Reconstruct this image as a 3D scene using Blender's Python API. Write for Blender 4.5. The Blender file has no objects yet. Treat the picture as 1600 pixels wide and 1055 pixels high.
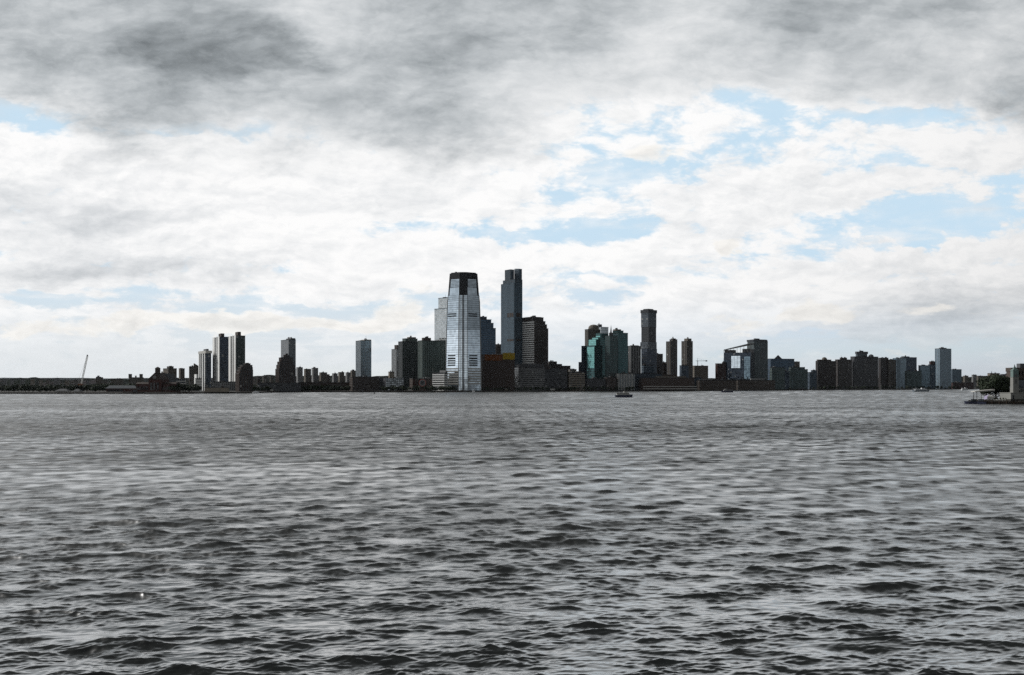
import bpy, bmesh, math, random
import numpy as np
from mathutils import Vector, Matrix
random.seed(7)
rng = np.random.default_rng(11)
SC = bpy.context.scene
COL = SC.collection
R = math.radians

# ------------------------------------------------------------------ camera
# 35 mm lens on an upper deck 12 m above the river, looking level (+Y); the
# vertical shift is that of the photograph (horizon a little below the middle).
CAM_H = 12.0
FPX = 1563.0            # focal length in photograph pixels
HOR = 602.5             # row of the horizon in the photograph
cam = bpy.data.cameras.new('camera')
cam.sensor_width = 36.0
cam.lens = 36.0 * FPX / 1600.0
cam.shift_y = (HOR - 527.5) / 1600.0
cam.clip_start = 0.5
cam.clip_end = 90000.0
camo = bpy.data.objects.new('camera', cam)
camo.location = (0, 0, CAM_H)
camo.rotation_euler = (R(90), 0, 0)
COL.objects.link(camo)
SC.camera = camo

# ------------------------------------------------------------------ light
SUN_AZ, SUN_EL = R(-64.0), R(34.0)
sun_dir = Vector((math.sin(SUN_AZ) * math.cos(SUN_EL), math.cos(SUN_AZ) * math.cos(SUN_EL), math.sin(SUN_EL)))
sl = bpy.data.lights.new('sun', 'SUN')
sl.energy = 3.2
sl.angle = R(12)
sl.color = (1.0, 0.985, 0.96)
so = bpy.data.objects.new('sun', sl)
so.rotation_euler = (-sun_dir).to_track_quat('-Z', 'Y').to_euler()
so.location = (-500, 600, 900)
COL.objects.link(so)

SC.view_settings.view_transform = 'Standard'
SC.view_settings.look = 'None'
SC.view_settings.gamma = 1.0
SC.view_settings.exposure = 0.0
SC.view_settings.use_curve_mapping = False
SC.cycles.use_denoising = False
SC.cycles.max_bounces = 4
SC.cycles.sample_clamp_indirect = 2.5
SC.cycles.sample_clamp_direct = 2.5


# ------------------------------------------------------------------ node expressions
class E:
    """A float socket (or number) with operators that build math nodes."""
    nt = None

    def __init__(s, v):
        s.v = v

    @staticmethod
    def m(op, *args, clamp=False):
        n = E.nt.nodes.new('ShaderNodeMath')
        n.operation = op
        n.use_clamp = clamp
        for i, a in enumerate(args):
            a = a.v if isinstance(a, E) else a
            if isinstance(a, (int, float)):
                n.inputs[i].default_value = a
            else:
                E.nt.links.new(a, n.inputs[i])
        return E(n.outputs[0])

    def __add__(s, o): return E.m('ADD', s, o)
    __radd__ = __add__
    def __sub__(s, o): return E.m('SUBTRACT', s, o)
    def __rsub__(s, o): return E.m('SUBTRACT', o, s)
    def __mul__(s, o): return E.m('MULTIPLY', s, o)
    __rmul__ = __mul__
    def __truediv__(s, o): return E.m('DIVIDE', s, o)
    def __rtruediv__(s, o): return E.m('DIVIDE', o, s)
    def __neg__(s): return E.m('MULTIPLY', s, -1.0)


def emax(a, b): return E.m('MAXIMUM', a, b)
def emin(a, b): return E.m('MINIMUM', a, b)
def clamp01(a): return E.m('ADD', a, 0.0, clamp=True)


def sstep(e0, e1, x):
    n = E.nt.nodes.new('ShaderNodeMapRange')
    n.interpolation_type = 'SMOOTHSTEP'
    for i, a in ((0, x), (1, e0), (2, e1)):
        a = a.v if isinstance(a, E) else a
        if isinstance(a, (int, float)):
            n.inputs[i].default_value = a
        else:
            E.nt.links.new(a, n.inputs[i])
    return E(n.outputs[0])


def vec(x, y, z=0.0):
    n = E.nt.nodes.new('ShaderNodeCombineXYZ')
    for i, a in enumerate((x, y, z)):
        a = a.v if isinstance(a, E) else a
        if isinstance(a, (int, float)):
            n.inputs[i].default_value = a
        else:
            E.nt.links.new(a, n.inputs[i])
    return n.outputs[0]


def xyz(sock):
    n = E.nt.nodes.new('ShaderNodeSeparateXYZ')
    E.nt.links.new(sock, n.inputs[0])
    return E(n.outputs[0]), E(n.outputs[1]), E(n.outputs[2])


def noise(v, scale, detail=6, rough=0.55, lac=2.0, dist=0.0, color=False):
    n = E.nt.nodes.new('ShaderNodeTexNoise')
    n.inputs['Scale'].default_value = scale
    n.inputs['Detail'].default_value = detail
    n.inputs['Roughness'].default_value = rough
    n.inputs['Lacunarity'].default_value = lac
    n.inputs['Distortion'].default_value = dist
    E.nt.links.new(v, n.inputs['Vector'])
    return n.outputs['Color'] if color else E(n.outputs['Fac'])


def mixrgb(f, a, b):
    n = E.nt.nodes.new('ShaderNodeMix')
    n.data_type = 'RGBA'
    for i, s in ((0, f), (6, a), (7, b)):
        s = s.v if isinstance(s, E) else s
        if isinstance(s, (int, float)):
            n.inputs[i].default_value = s
        elif isinstance(s, tuple):
            n.inputs[i].default_value = (*s, 1.0) if len(s) == 3 else s
        else:
            E.nt.links.new(s, n.inputs[i])
    return n.outputs[2]


def rgb(r, g, b):
    n = E.nt.nodes.new('ShaderNodeCombineColor')
    for i, a in enumerate((r, g, b)):
        a = a.v if isinstance(a, E) else a
        if isinstance(a, (int, float)):
            n.inputs[i].default_value = a
        else:
            E.nt.links.new(a, n.inputs[i])
    return n.outputs[0]


# ------------------------------------------------------------------ sky
def build_world():
    w = bpy.data.worlds.new('World')
    SC.world = w
    w.use_nodes = True
    nt = w.node_tree
    nt.nodes.clear()
    E.nt = nt
    out = nt.nodes.new('ShaderNodeOutputWorld')
    bg = nt.nodes.new('ShaderNodeBackground')
    bg.inputs['Strength'].default_value = 0.1
    nt.links.new(bg.outputs[0], out.inputs[0])
    sky = nt.nodes.new('ShaderNodeTexSky')
    sky.sky_type = 'NISHITA'
    sky.sun_disc = False
    sky.sun_elevation = SUN_EL
    sky.sun_rotation = SUN_AZ % (2 * math.pi)
    sky.altitude = 10
    sky.air_density = 1.0
    sky.dust_density = 1.6
    sky.ozone_density = 1.0
    tc = nt.nodes.new('ShaderNodeTexCoord')
    d = tc.outputs['Generated']
    x, y, z = xyz(d)
    hor = emax(E.m('SQRT', x * x + y * y), 1e-4)
    ux, uy = x / hor, y / hor
    V = emax(z / hor, 0.0)
    V = emin(V, 6.0)
    az = E.m('ARCTAN2', x, y)
    azc = emin(emax(az, -1.25), 1.25)
    # bearings and heights measured in the photograph's degrees: X right, Y up
    X = E.m('TANGENT', azc)                      # tan of bearing
    Y = V / E.m('COSINE', azc)
    X = X * 1.563 + 0.8                          # in thousands of photo pixels
    Yp = Y * 1.563                               # height over the horizon, same unit

    # coordinates on the cloud layers (flat sheets seen in perspective)
    def layer(h0, k):
        h = V + h0
        return ux / h * k, uy / h * k

    ax, ay = layer(0.055, 1.0)
    pA = vec(ax, ay, 0.0)
    n_big = noise(pA, 0.9, 3, 0.5)
    n_mid = noise(pA, 2.2, 8, 0.58, dist=0.35)
    qx, qy = layer(0.10, 1.0)
    pB = vec(qx * 1.25 + 7.3, qy + 2.1, 0.4)
    n_fine = noise(pB, 6.0, 9, 0.62, dist=0.2)
    # shapes in bearing/height for the puffy low clouds
    pC = vec(X * 6.0, Yp * 15.0, 1.7)
    n_puff = noise(pC, 1.6, 8, 0.6, dist=0.15)
    pW = vec(X * 3.0, Yp * 6.5, 5.2)
    n_deck = noise(vec(X * 3.2, Yp * 7.5, 9.1), 1.7, 7, 0.57, dist=0.6)
    wn = nt.nodes.new('ShaderNodeTexNoise')
    wn.inputs['Scale'].default_value = 1.3
    wn.inputs['Detail'].default_value = 6
    wn.inputs['Roughness'].default_value = 0.6
    nt.links.new(pW, wn.inputs['Vector'])
    wx, wy, _ = xyz(wn.outputs['Color'])
    Xw = X + (wx - 0.5) * 0.34
    Yw = Yp + (wy - 0.5) * 0.14

    def blob(px, py, rx, ry, amp, tilt=0.0):
        dx = (Xw - px / 1000.0)
        dy = (Yw - (HOR - py) / 1000.0)
        if tilt:
            dy = dy - dx * tilt
        dx = dx * (1000.0 / rx)
        dy = dy * (1000.0 / ry)
        return E.m('EXPONENT', -(dx * dx + dy * dy)) * amp

    # lumps of cloud in bearing and height
    N1 = noise(vec(X * 2.7, Yp * 5.2, 9.1), 1.7, 8, 0.56, dist=0.2)
    N2 = noise(vec(X * 6.5 + 3.0, Yp * 13.0, 4.4), 1.9, 8, 0.58, dist=0.15)
    N3 = noise(vec(X * 3.4 + 8.0, Yp * 9.5, 2.2), 1.6, 7, 0.58, dist=0.2)

    N2b = noise(vec(X * 6.5 + 2.80, Yp * 13.0 + 0.24, 4.4), 1.9, 6, 0.58, dist=0.15)
    relief = (N2 - N2b)

    def billow(ox, oy):
        v = nt.nodes.new('ShaderNodeTexVoronoi')
        v.feature = 'SMOOTH_F1'
        v.voronoi_dimensions = '2D'
        v.inputs['Scale'].default_value = 1.0
        v.inputs['Detail'].default_value = 3.0
        v.inputs['Roughness'].default_value = 0.6
        v.inputs['Lacunarity'].default_value = 2.3
        v.inputs['Smoothness'].default_value = 0.5
        nt.links.new(vec((X + (wx - 0.5) * 0.16) * 10.0 + ox, (Yp + (wy - 0.5) * 0.07) * 22.0 + oy), v.inputs['Vector'])
        return E(v.outputs['Distance'])
    bl = billow(0.0, 0.0)
    puffs = billow(-0.10, 0.20) - bl

    # towards the sun the clouds are lit through, away from it they are grey
    sd = vec(float(sun_dir.x), float(sun_dir.y), float(sun_dir.z))
    dp = nt.nodes.new('ShaderNodeVectorMath')
    dp.operation = 'DOT_PRODUCT'
    nt.links.new(d, dp.inputs[0])
    nt.links.new(sd, dp.inputs[1])
    cs = E(dp.outputs['Value'])
    fwd = sstep(-0.85, 0.40, cs)

    # ---- the high white sheet: how much of the blue it leaves open
    cover = (n_mid - 0.5) * 0.9 + (N2 - 0.5) * 1.5 + (N3 - 0.5) * 1.1 + (n_fine - 0.5) * 0.4 + (0.5 - bl) * 0.55 + 0.66
    for b in CLEAR:
        cover = cover - blob(*b)
    for b in WHITE:
        cover = cover + blob(*b)
    wisp = sstep(0.46, 0.72, n_mid * 0.6 + N2 * 0.45) * 0.75
    a_white = emax(sstep(-0.16, 0.34, cover), wisp)
    # shading of its thicker parts
    T2 = N3 * 0.75 + N2 * 0.45 + (n_mid - 0.5) * 0.3
    for b in GREY:
        T2 = blob(*b) + T2
    wb = 1.03 - sstep(0.55, 1.25, T2) * 0.42
    wb = emin(wb + relief * 0.26 + puffs * 0.16, 1.06)
    ws = (1.0 - wb) * 0.9
    wb = wb * (0.26 + 0.74 * fwd)
    cw = rgb(wb * 9.5, wb * (9.46 + ws * 1.0), wb * (9.42 + ws * 2.0))

    # ---- the dark deck overhead
    edge = 0.375
    for b in EDGE:
        edge = blob(*b) + edge
    deckv = Yp + (N1 - 0.5) * 0.16 + (N2 - 0.5) * 0.09 + (n_fine - 0.5) * 0.03
    a_deck = sstep(-0.05, 0.05, deckv - edge)
    deep = sstep(-0.02, 0.16, deckv - edge)
    T = N1 * 1.15 + N2 * 0.42 + N3 * 0.25 + (n_fine - 0.5) * 0.16 + (bl - 0.5) * 0.10 - 0.36 + deep * 0.12
    for b in DECKB:
        T = T - blob(*b)
    db = 0.84 - sstep(0.15, 1.30, T) * 0.58
    db = emax(db + relief * 0.30 + puffs * 0.08, 0.16)
    ds = 1.0 - db
    db = db * (0.30 + 0.70 * fwd)
    # above the view the deck is dimmed, added to darken reflections in the water
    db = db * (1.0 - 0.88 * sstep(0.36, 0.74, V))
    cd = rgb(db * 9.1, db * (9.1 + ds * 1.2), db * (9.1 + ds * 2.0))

    # ---- pale air low over the horizon and small heaped clouds in it
    low = sstep(0.24, 0.03, Yp)
    puff = (n_puff - 0.5) * 2.4 + (n_fine - 0.5) * 0.5
    pb = -0.28
    for b in PUFF:
        pb = blob(*b) + pb
    a_puff = sstep(0.0, 0.22, puff * 0.5 + pb)
    pbright = emin(emax(0.97 + puffs * 0.16 + (n_puff - 0.55) * 0.2 - sstep(0.1, 0.8, puff * 0.5 + pb) * 0.10, 0.75), 1.0) * (0.16 + 0.84 * fwd)
    cp = rgb(pbright * 9.7, pbright * 9.5, pbright * 9.1)
    air = low * 0.85
    lb = (0.67 + (wx - 0.5) * 0.1) * (0.3 + 0.7 * fwd)
    cool = sstep(0.3, 1.35, X)
    ca = rgb(lb * (11.6 - cool * 1.3), lb * (11.9 - cool * 0.5), lb * (12.0 + cool * 0.6))

    hsv = nt.nodes.new('ShaderNodeHueSaturation')
    hsv.inputs['Saturation'].default_value = SKY_SAT
    hsv.inputs['Value'].default_value = SKY_VAL
    nt.links.new(sky.outputs[0], hsv.inputs['Color'])
    tint = nt.nodes.new('ShaderNodeMix')
    tint.data_type = 'RGBA'
    tint.blend_type = 'MULTIPLY'
    tint.inputs[0].default_value = 1.0
    tint.inputs[7].default_value = (0.97, 1.0, 1.09, 1)
    nt.links.new(hsv.outputs[0], tint.inputs[6])
    lim = nt.nodes.new('ShaderNodeMix')
    lim.data_type = 'RGBA'
    lim.blend_type = 'DARKEN'
    lim.inputs[0].default_value = 1.0
    lim.inputs[7].default_value = (5.8, 7.55, 8.95, 1)
    nt.links.new(tint.outputs[2], lim.inputs[6])
    c = lim.outputs[2]
    c = mixrgb(air, c, ca)
    lowfade = 1.0 - 0.80 * sstep(0.15, 0.02, Yp)
    c = mixrgb(a_white * 0.96 * lowfade, c, cw)
    c = mixrgb(a_puff * 0.85, c, cp)
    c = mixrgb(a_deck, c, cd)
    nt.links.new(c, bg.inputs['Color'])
    w.cycles.sampling_method = 'MANUAL'
    w.cycles.sample_map_resolution = 1024


SKY_SAT, SKY_VAL = 0.75, 2.3
# px, py, rx, ry, amount (photo bearings) [, tilt]
CLEAR = [(950, 265, 110, 50, .60), (1130, 225, 150, 30, .45, .12), (1420, 176, 170, 18, .75),
         (1395, 265, 80, 26, .6), (1010, 350, 220, 22, .55), (1330, 372, 330, 24, .55, .12), (760, 372, 200, 14, .75),
         (20, 188, 90, 16, .9), (250, 210, 110, 12, .6), (200, 475, 420, 16, .62), (650, 470, 200, 16, .5), (980, 436, 260, 12, .40),
         (870, 460, 90, 30, .55), (1500, 338, 170, 22, .5), (420, 530, 200, 30, .5), (1300, 555, 450, 30, .7), (1060, 262, 60, 30, .4)]
WHITE = [(400, 310, 420, 85, .5), (1150, 300, 110, 36, .35), (1250, 325, 170, 32, .45, .2), (1000, 240, 55, 26, .45),
         (1520, 235, 120, 34, .5), (1200, 425, 420, 22, .30), (480, 395, 260, 22, .35), (1200, 490, 420, 28, .35), (1450, 385, 220, 9, .55), (1100, 372, 60, 10, .4)]
EDGE = [(60, 180, 160, 90, .05), (500, 200, 300, 90, -.015), (1000, 180, 200, 80, .05), (1250, 180, 260, 90, .09), (1560, 200, 160, 90, .05)]
GREY = [(90, 345, 230, 45, .36), (150, 425, 260, 26, .40), (420, 430, 140, 14, .14), (1480, 480, 260, 60, .32), (1250, 545, 420, 45, .25), (1000, 345, 60, 16, .22),
        (60, 490, 300, 40, .10), (650, 290, 120, 20, .12), (1300, 280, 160, 24, .10)]
DECKB = [(300, 95, 120, 55, -.58), (440, 78, 60, 22, -.34, -.35), (90, 95, 70, 24, -.22), (260, 180, 60, 18, -.15), (920, 150, 200, 60, .30), (1120, 190, 130, 40, .34), (1330, 60, 340, 70, .06),
         (1430, 120, 300, 60, .22), (1050, 40, 110, 50, .25), (1590, 150, 60, 40, -.30), (480, 20, 130, 40, .20), (780, 75, 200, 30, -.12), (650, 140, 200, 40, .08),
         (1250, 30, 120, 30, -.15)]
PUFF = [(195, 512, 50, 20, .75), (40, 525, 80, 16, .6), (500, 500, 260, 16, .55), (360, 505, 90, 18, .45), (1270, 480, 60, 22, .6), (1450, 490, 120, 16, .5),
        (1140, 500, 80, 18, .45), (1130, 380, 34, 12, .7), (640, 470, 60, 30, .5), (1000, 235, 50, 24, .5), (1240, 545, 300, 12, .35)]
build_world()


# ------------------------------------------------------------------ helpers
def principled(name, base=(0.2, 0.2, 0.2), rough=0.7, metal=0.0, ior=1.5, spec=None):
    m = bpy.data.materials.new(name)
    m.use_nodes = True
    b = m.node_tree.nodes['Principled BSDF']
    b.inputs['Base Color'].default_value = (*base, 1)
    b.inputs['Roughness'].default_value = rough
    b.inputs['Metallic'].default_value = metal
    b.inputs['IOR'].default_value = ior
    if spec is not None:
        b.inputs['Specular IOR Level'].default_value = spec
    return m


def mesh_np(name, co, faces):
    """co (n,3) float array, faces (m,4) int array."""
    me = bpy.data.meshes.new(name)
    me.vertices.add(len(co))
    me.vertices.foreach_set('co', np.asarray(co, np.float32).ravel())
    k = faces.shape[1]
    me.loops.add(faces.size)
    me.loops.foreach_set('vertex_index', faces.astype(np.int32).ravel())
    me.polygons.add(len(faces))
    me.polygons.foreach_set('loop_start', np.arange(0, faces.size, k, dtype=np.int32))
    me.update(calc_edges=True)
    me.validate()
    return me


def link(name, me, mat=None, parent=None):
    o = bpy.data.objects.new(name, me)
    COL.objects.link(o)
    if mat is not None and me is not None and not me.materials:
        me.materials.append(mat)
    if parent is not None:
        o.parent = parent
    return o


def smooth_np(n, seed, octaves):
    """tileless value: sum of random plane waves, roughly -1..1"""
    r = np.random.default_rng(seed)
    return [(r.uniform(0, 2 * np.pi), r.uniform(0.6, 1.7), r.uniform(0, 2 * np.pi)) for _ in range(n)]


# ------------------------------------------------------------------ water
def wave_set():
    r = np.random.default_rng(11)
    N = 190
    lam = np.exp(np.linspace(math.log(9.5), math.log(0.16), N)) * r.uniform(0.97, 1.03, N)
    main = R(-84)                       # running towards the viewer, a little to the right
    th = main + r.normal(0, 1, N) * np.where(lam > 3, 0.45, 0.50)
    wgt = np.interp(np.log(lam), np.log([0.16, 0.4, 0.95, 1.9, 3.8, 6.2, 9.5]), WAVE_W)
    sl2 = wgt / wgt.sum() * WAVE_MSS      # slope variance carried by each component
    k = 2 * np.pi / lam
    return lam, k, th, sl2, np.sqrt(2 * sl2) / k, r.uniform(0, 2 * np.pi, N)


WAVE_W = [1.2, 2.4, 2.1, 1.4, 0.85, 0.45, 0.18]
WAVE_MSS = 0.041


def lump(Xg, Yg, seed, n, lx, ly):
    r = np.random.default_rng(seed)
    a = np.zeros_like(Xg)
    for _ in range(n):
        t = r.uniform(0, 2 * np.pi)
        k = r.uniform(0.5, 1.8)
        a += np.sin(Xg * (k * math.cos(t) * 2 * np.pi / lx) + Yg * (k * math.sin(t) * 2 * np.pi / ly) + r.uniform(0, 6.28))
    return a / math.sqrt(n / 2)


def water_patch(yy, u, flat=0):
    """a sheet of rows at distances yy and columns at bearings u (tan); waves as fine as its own spacing can carry"""
    lam, k, th, sl2, amp, ph = wave_set()
    Yg, Ug = np.meshgrid(yy.astype(np.float32), u.astype(np.float32), indexing='ij')
    Xg = Ug * Yg
    gust = 1.0 + lump(Xg, Yg, 5, 14, 420, 120) * 0.10 + lump(Xg, Yg, 6, 12, 60, 50) * 0.08 + lump(Xg, Yg, 9, 14, 9, 9) * 0.24 + lump(Xg, Yg, 12, 16, 3.4, 3.4) * 0.18
    # a long gust lane across the river, smoother water beyond it
    gust += 0.34 * np.exp(-((Yg - 275 - 0.10 * Xg) / 60) ** 2) - 0.14 * np.exp(-((Yg - 455 + 0.05 * Xg) / 70) ** 2)
    gust = np.clip(gust, 0.35, 1.9)
    Z = np.zeros_like(Xg); DX = np.zeros_like(Xg); DY = np.zeros_like(Xg)
    lost = np.zeros_like(Xg)
    dy = np.abs(np.gradient(yy))[:, None]
    du = float(np.median(np.abs(np.diff(u))))
    for i in range(len(lam)):
        cx, cy = math.cos(th[i]), math.sin(th[i])
        step = np.maximum(dy * abs(cy), yy[:, None] * du * abs(cx))
        keep = np.clip((lam[i] / step - 2.0) / 1.8, 0, 1)
        lost += (sl2[i] * (1 - keep ** 2)).astype(np.float32)
        rows = np.nonzero(keep[:, 0] > 0)[0]
        if len(rows) == 0:
            continue
        r1 = rows.max() + 1
        p = np.float32(k[i] * cx) * Xg[:r1] + np.float32(k[i] * cy) * Yg[:r1] + np.float32(ph[i])
        a = (amp[i] * keep[:r1]).astype(np.float32)
        Z[:r1] += a * np.cos(p)
        sn = np.sin(p) * a
        q = 1.1 if lam[i] > 0.8 else 0.8
        DX[:r1] -= np.float32(q * cx) * sn
        DY[:r1] -= np.float32(q * cy) * sn
    if flat:
        gin = np.ones_like(u, dtype=np.float32); gin[:flat] = 0; gin[-flat:] = 0
    else:
        gin = np.ones_like(u, dtype=np.float32)
    g = gust * gin[None, :]
    Z *= g; DX *= g; DY *= g
    sub = np.interp(yy, [50, 110, 190, 800], [0.22, 0.30, 0.50, 0.55])[:, None].astype(np.float32)
    lost = lost * sub * gust ** 2 + 0.0002
    rough = np.sqrt(np.sqrt(2 * lost))                # GGX alpha^2 ~ 2 * slope variance per axis
    co = np.stack([Xg + DX, Yg + DY, Z], -1).reshape(-1, 3)
    nr, nc = Xg.shape
    idx = np.arange(nr * nc).reshape(nr, nc)
    f = np.stack([idx[:-1, :-1], idx[:-1, 1:], idx[1:, 1:], idx[1:, :-1]], -1).reshape(-1, 4)
    return co, f, rough.reshape(-1)




def build_water():
    out = [-1.45, -1.35, -1.25, -1.15, -1.08, -1.02]
    def side(n, m):
        wing = np.linspace(0.58, 1.0, m + 1)[1:]
        return np.concatenate([out, -wing[::-1], np.linspace(-0.58, 0.58, n), wing, [-v for v in out[::-1]]])
    near = 1000 * CAM_H / np.arange(345, 84, -0.36)
    mid = [near[-1] - 1.5]
    while mid[-1] < 760:
        mid.append(mid[-1] + 0.52 * max(1.0, mid[-1] / 330.0))
    mid = np.array(mid)
    far = np.concatenate([[mid[-1] - 2], 1000 * CAM_H / np.arange(15.6, 7.0, -0.35), np.geomspace(1760, 17200, 20)])
    P = [water_patch(near, side(820, 90), 6), water_patch(mid, side(600, 60), 6), water_patch(far, side(260, 30), 6)]
    cos, fs, rs, n0 = [], [], [], 0
    for co, f, rgh in P:
        cos.append(co); fs.append(f + n0); rs.append(rgh)
        n0 += len(co)
    # the river behind and beside the viewer, one flat piece
    y0 = near[0] + 1.4
    cos.append(np.array([[-24000, -9000, -0.05], [24000, -9000, -0.05], [24000, y0, -0.05], [-24000, y0, -0.05]]))
    fs.append(np.array([[n0, n0 + 1, n0 + 2, n0 + 3]]))
    rs.append(np.full(4, 0.45))
    co, f, rough = np.concatenate(cos), np.concatenate(fs), np.concatenate(rs)
    me = mesh_np('river_water', co, f)
    me.polygons.foreach_set('use_smooth', np.ones(len(f), bool))
    at = me.attributes.new('chop', 'FLOAT', 'POINT')
    at.data.foreach_set('value', rough.astype(np.float32))
    m = principled('river_water', (0.004, 0.006, 0.0045), 0.2, 0.0, 1.333)
    nt = m.node_tree
    E.nt = nt
    b = nt.nodes['Principled BSDF']
    an = nt.nodes.new('ShaderNodeAttribute')
    an.attribute_name = 'chop'
    rf = E(an.outputs['Fac'])
    ge = nt.nodes.new('ShaderNodeNewGeometry')
    px, py, pz = xyz(ge.outputs['Position'])
    # fine ripples, as small tilts of the surface
    c1 = noise(vec(px * 0.4, py, 0.0), 3.6, 3, 0.6, color=True)
    c2 = noise(vec(px * 0.40, py * 0.8, 3.0), 0.32, 4, 0.65, color=True)
    ax, ay, _ = xyz(c1)
    bx_, by_, _ = xyz(c2)
    c3 = noise(vec(px * 0.7, py, 7.0), 0.085, 3, 0.6, color=True)
    ex_, ey_, _ = xyz(c3)
    k2 = sstep(0.25, 0.45, rf)
    tx = (ax - 0.5) * 0.06 + (bx_ - 0.5) * 0.30 * k2
    ty = (ey_ - 0.5) * 0.34 * k2 + (ay - 0.5) * 0.14 + (by_ - 0.5) * 0.85 * k2
    nx, ny, nz = xyz(ge.outputs['Normal'])
    va = nt.nodes.new('ShaderNodeVectorMath')
    va.operation = 'NORMALIZE'
    nt.links.new(vec(nx + tx, ny + ty, nz), va.inputs[0])
    nt.links.new(va.outputs[0], b.inputs['Normal'])
    nt.links.new(rf.v, b.inputs['Roughness'])
    b.inputs['Coat Weight'].default_value = 1.0
    b.inputs['Coat IOR'].default_value = 2.1
    nt.links.new(va.outputs[0], b.inputs['Coat Normal'])
    nt.links.new(rf.v, b.inputs['Coat Roughness'])
    o = link('water', me, m)
    o['kind'] = 'structure'
    return o


build_water()


# ------------------------------------------------------------------ placing
SHORE = [(-900, 615.5), (260, 615.5), (400, 614.6), (430, 613.0), (700, 612.8), (800, 612.0), (1000, 611.6), (1100, 611.0),
         (1200, 610.2), (1300, 609.4), (1440, 608.8), (1520, 608.2), (2600, 607.6)]
GZ = 2.2                                     # level of the quays


def shore(px):
    """distance from the viewer's line to the far bank at a bearing"""
    for (x0, y0), (x1, y1) in zip(SHORE, SHORE[1:]):
        if px <= x1:
            y = y0 + (y1 - y0) * (px - x0) / (x1 - x0)
            return CAM_H * FPX / (y - HOR)
    return CAM_H * FPX / (SHORE[-1][1] - HOR)


def PX(px, D):
    return (px - 800.0) / FPX * D


def ZY(py, D):
    return CAM_H + (HOR - py) / FPX * D


# ------------------------------------------------------------------ materials
def facade_glass(name, tint, refl=0.35, rough=0.06, blinds=0.0, jitter=0.02, cell=3.4):
    m = principled(name, tint, rough, refl)
    nt = m.node_tree
    E.nt = nt
    b = nt.nodes['Principled BSDF']
    tc = nt.nodes.new('ShaderNodeTexCoord')
    x, y, z = xyz(tc.outputs['Object'])
    fl = lambda e: E.m('FLOOR', e)
    cellv = vec(fl(x / cell), fl(y / cell), fl(z / cell))
    wn = nt.nodes.new('ShaderNodeTexWhiteNoise')
    wn.noise_dimensions = '3D'
    nt.links.new(cellv, wn.inputs['Vector'])
    r = E(wn.outputs['Value'])
    jx, jy, jz = xyz(wn.outputs['Color'])
    ge = nt.nodes.new('ShaderNodeNewGeometry')
    nx, ny, nz = xyz(ge.outputs['Normal'])
    big = noise(tc.outputs['Object'], 0.035, 2, 0.5)
    va = nt.nodes.new('ShaderNodeVectorMath')
    va.operation = 'NORMALIZE'
    nt.links.new(vec(nx + (jx - 0.5) * jitter, ny + (jy - 0.5) * jitter, nz + (jz - 0.5) * jitter * 1.5), va.inputs[0])
    nt.links.new(va.outputs[0], b.inputs['Normal'])
    k = 0.80 + r * 0.3 + (big - 0.5) * 0.3
    col = rgb(k * tint[0], k * tint[1], k * tint[2])
    if blinds:
        col = mixrgb(E.m('GREATER_THAN', r, 1.0 - blinds), col, (0.34, 0.34, 0.32))
    nt.links.new(col, b.inputs['Base Color'])
    return m


def masonry(name, colr, rough=0.85, var=0.25, scale=0.12):
    m = principled(name, colr, rough, spec=0.25)
    nt = m.node_tree
    E.nt = nt
    b = nt.nodes['Principled BSDF']
    tc = nt.nodes.new('ShaderNodeTexCoord')
    n1 = noise(tc.outputs['Object'], scale, 6, 0.65)
    x, y, z = xyz(tc.outputs['Object'])
    n2 = noise(vec(x * 0.6, y * 0.6, z * 0.05), 0.7, 4, 0.6)      # rain streaks
    k = 1.0 + (n1 - 0.5) * 2 * var + (n2 - 0.5) * var
    nt.links.new(rgb(k * colr[0], k * colr[1], k * colr[2]), b.inputs['Base Color'])
    return m


M = {}


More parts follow.
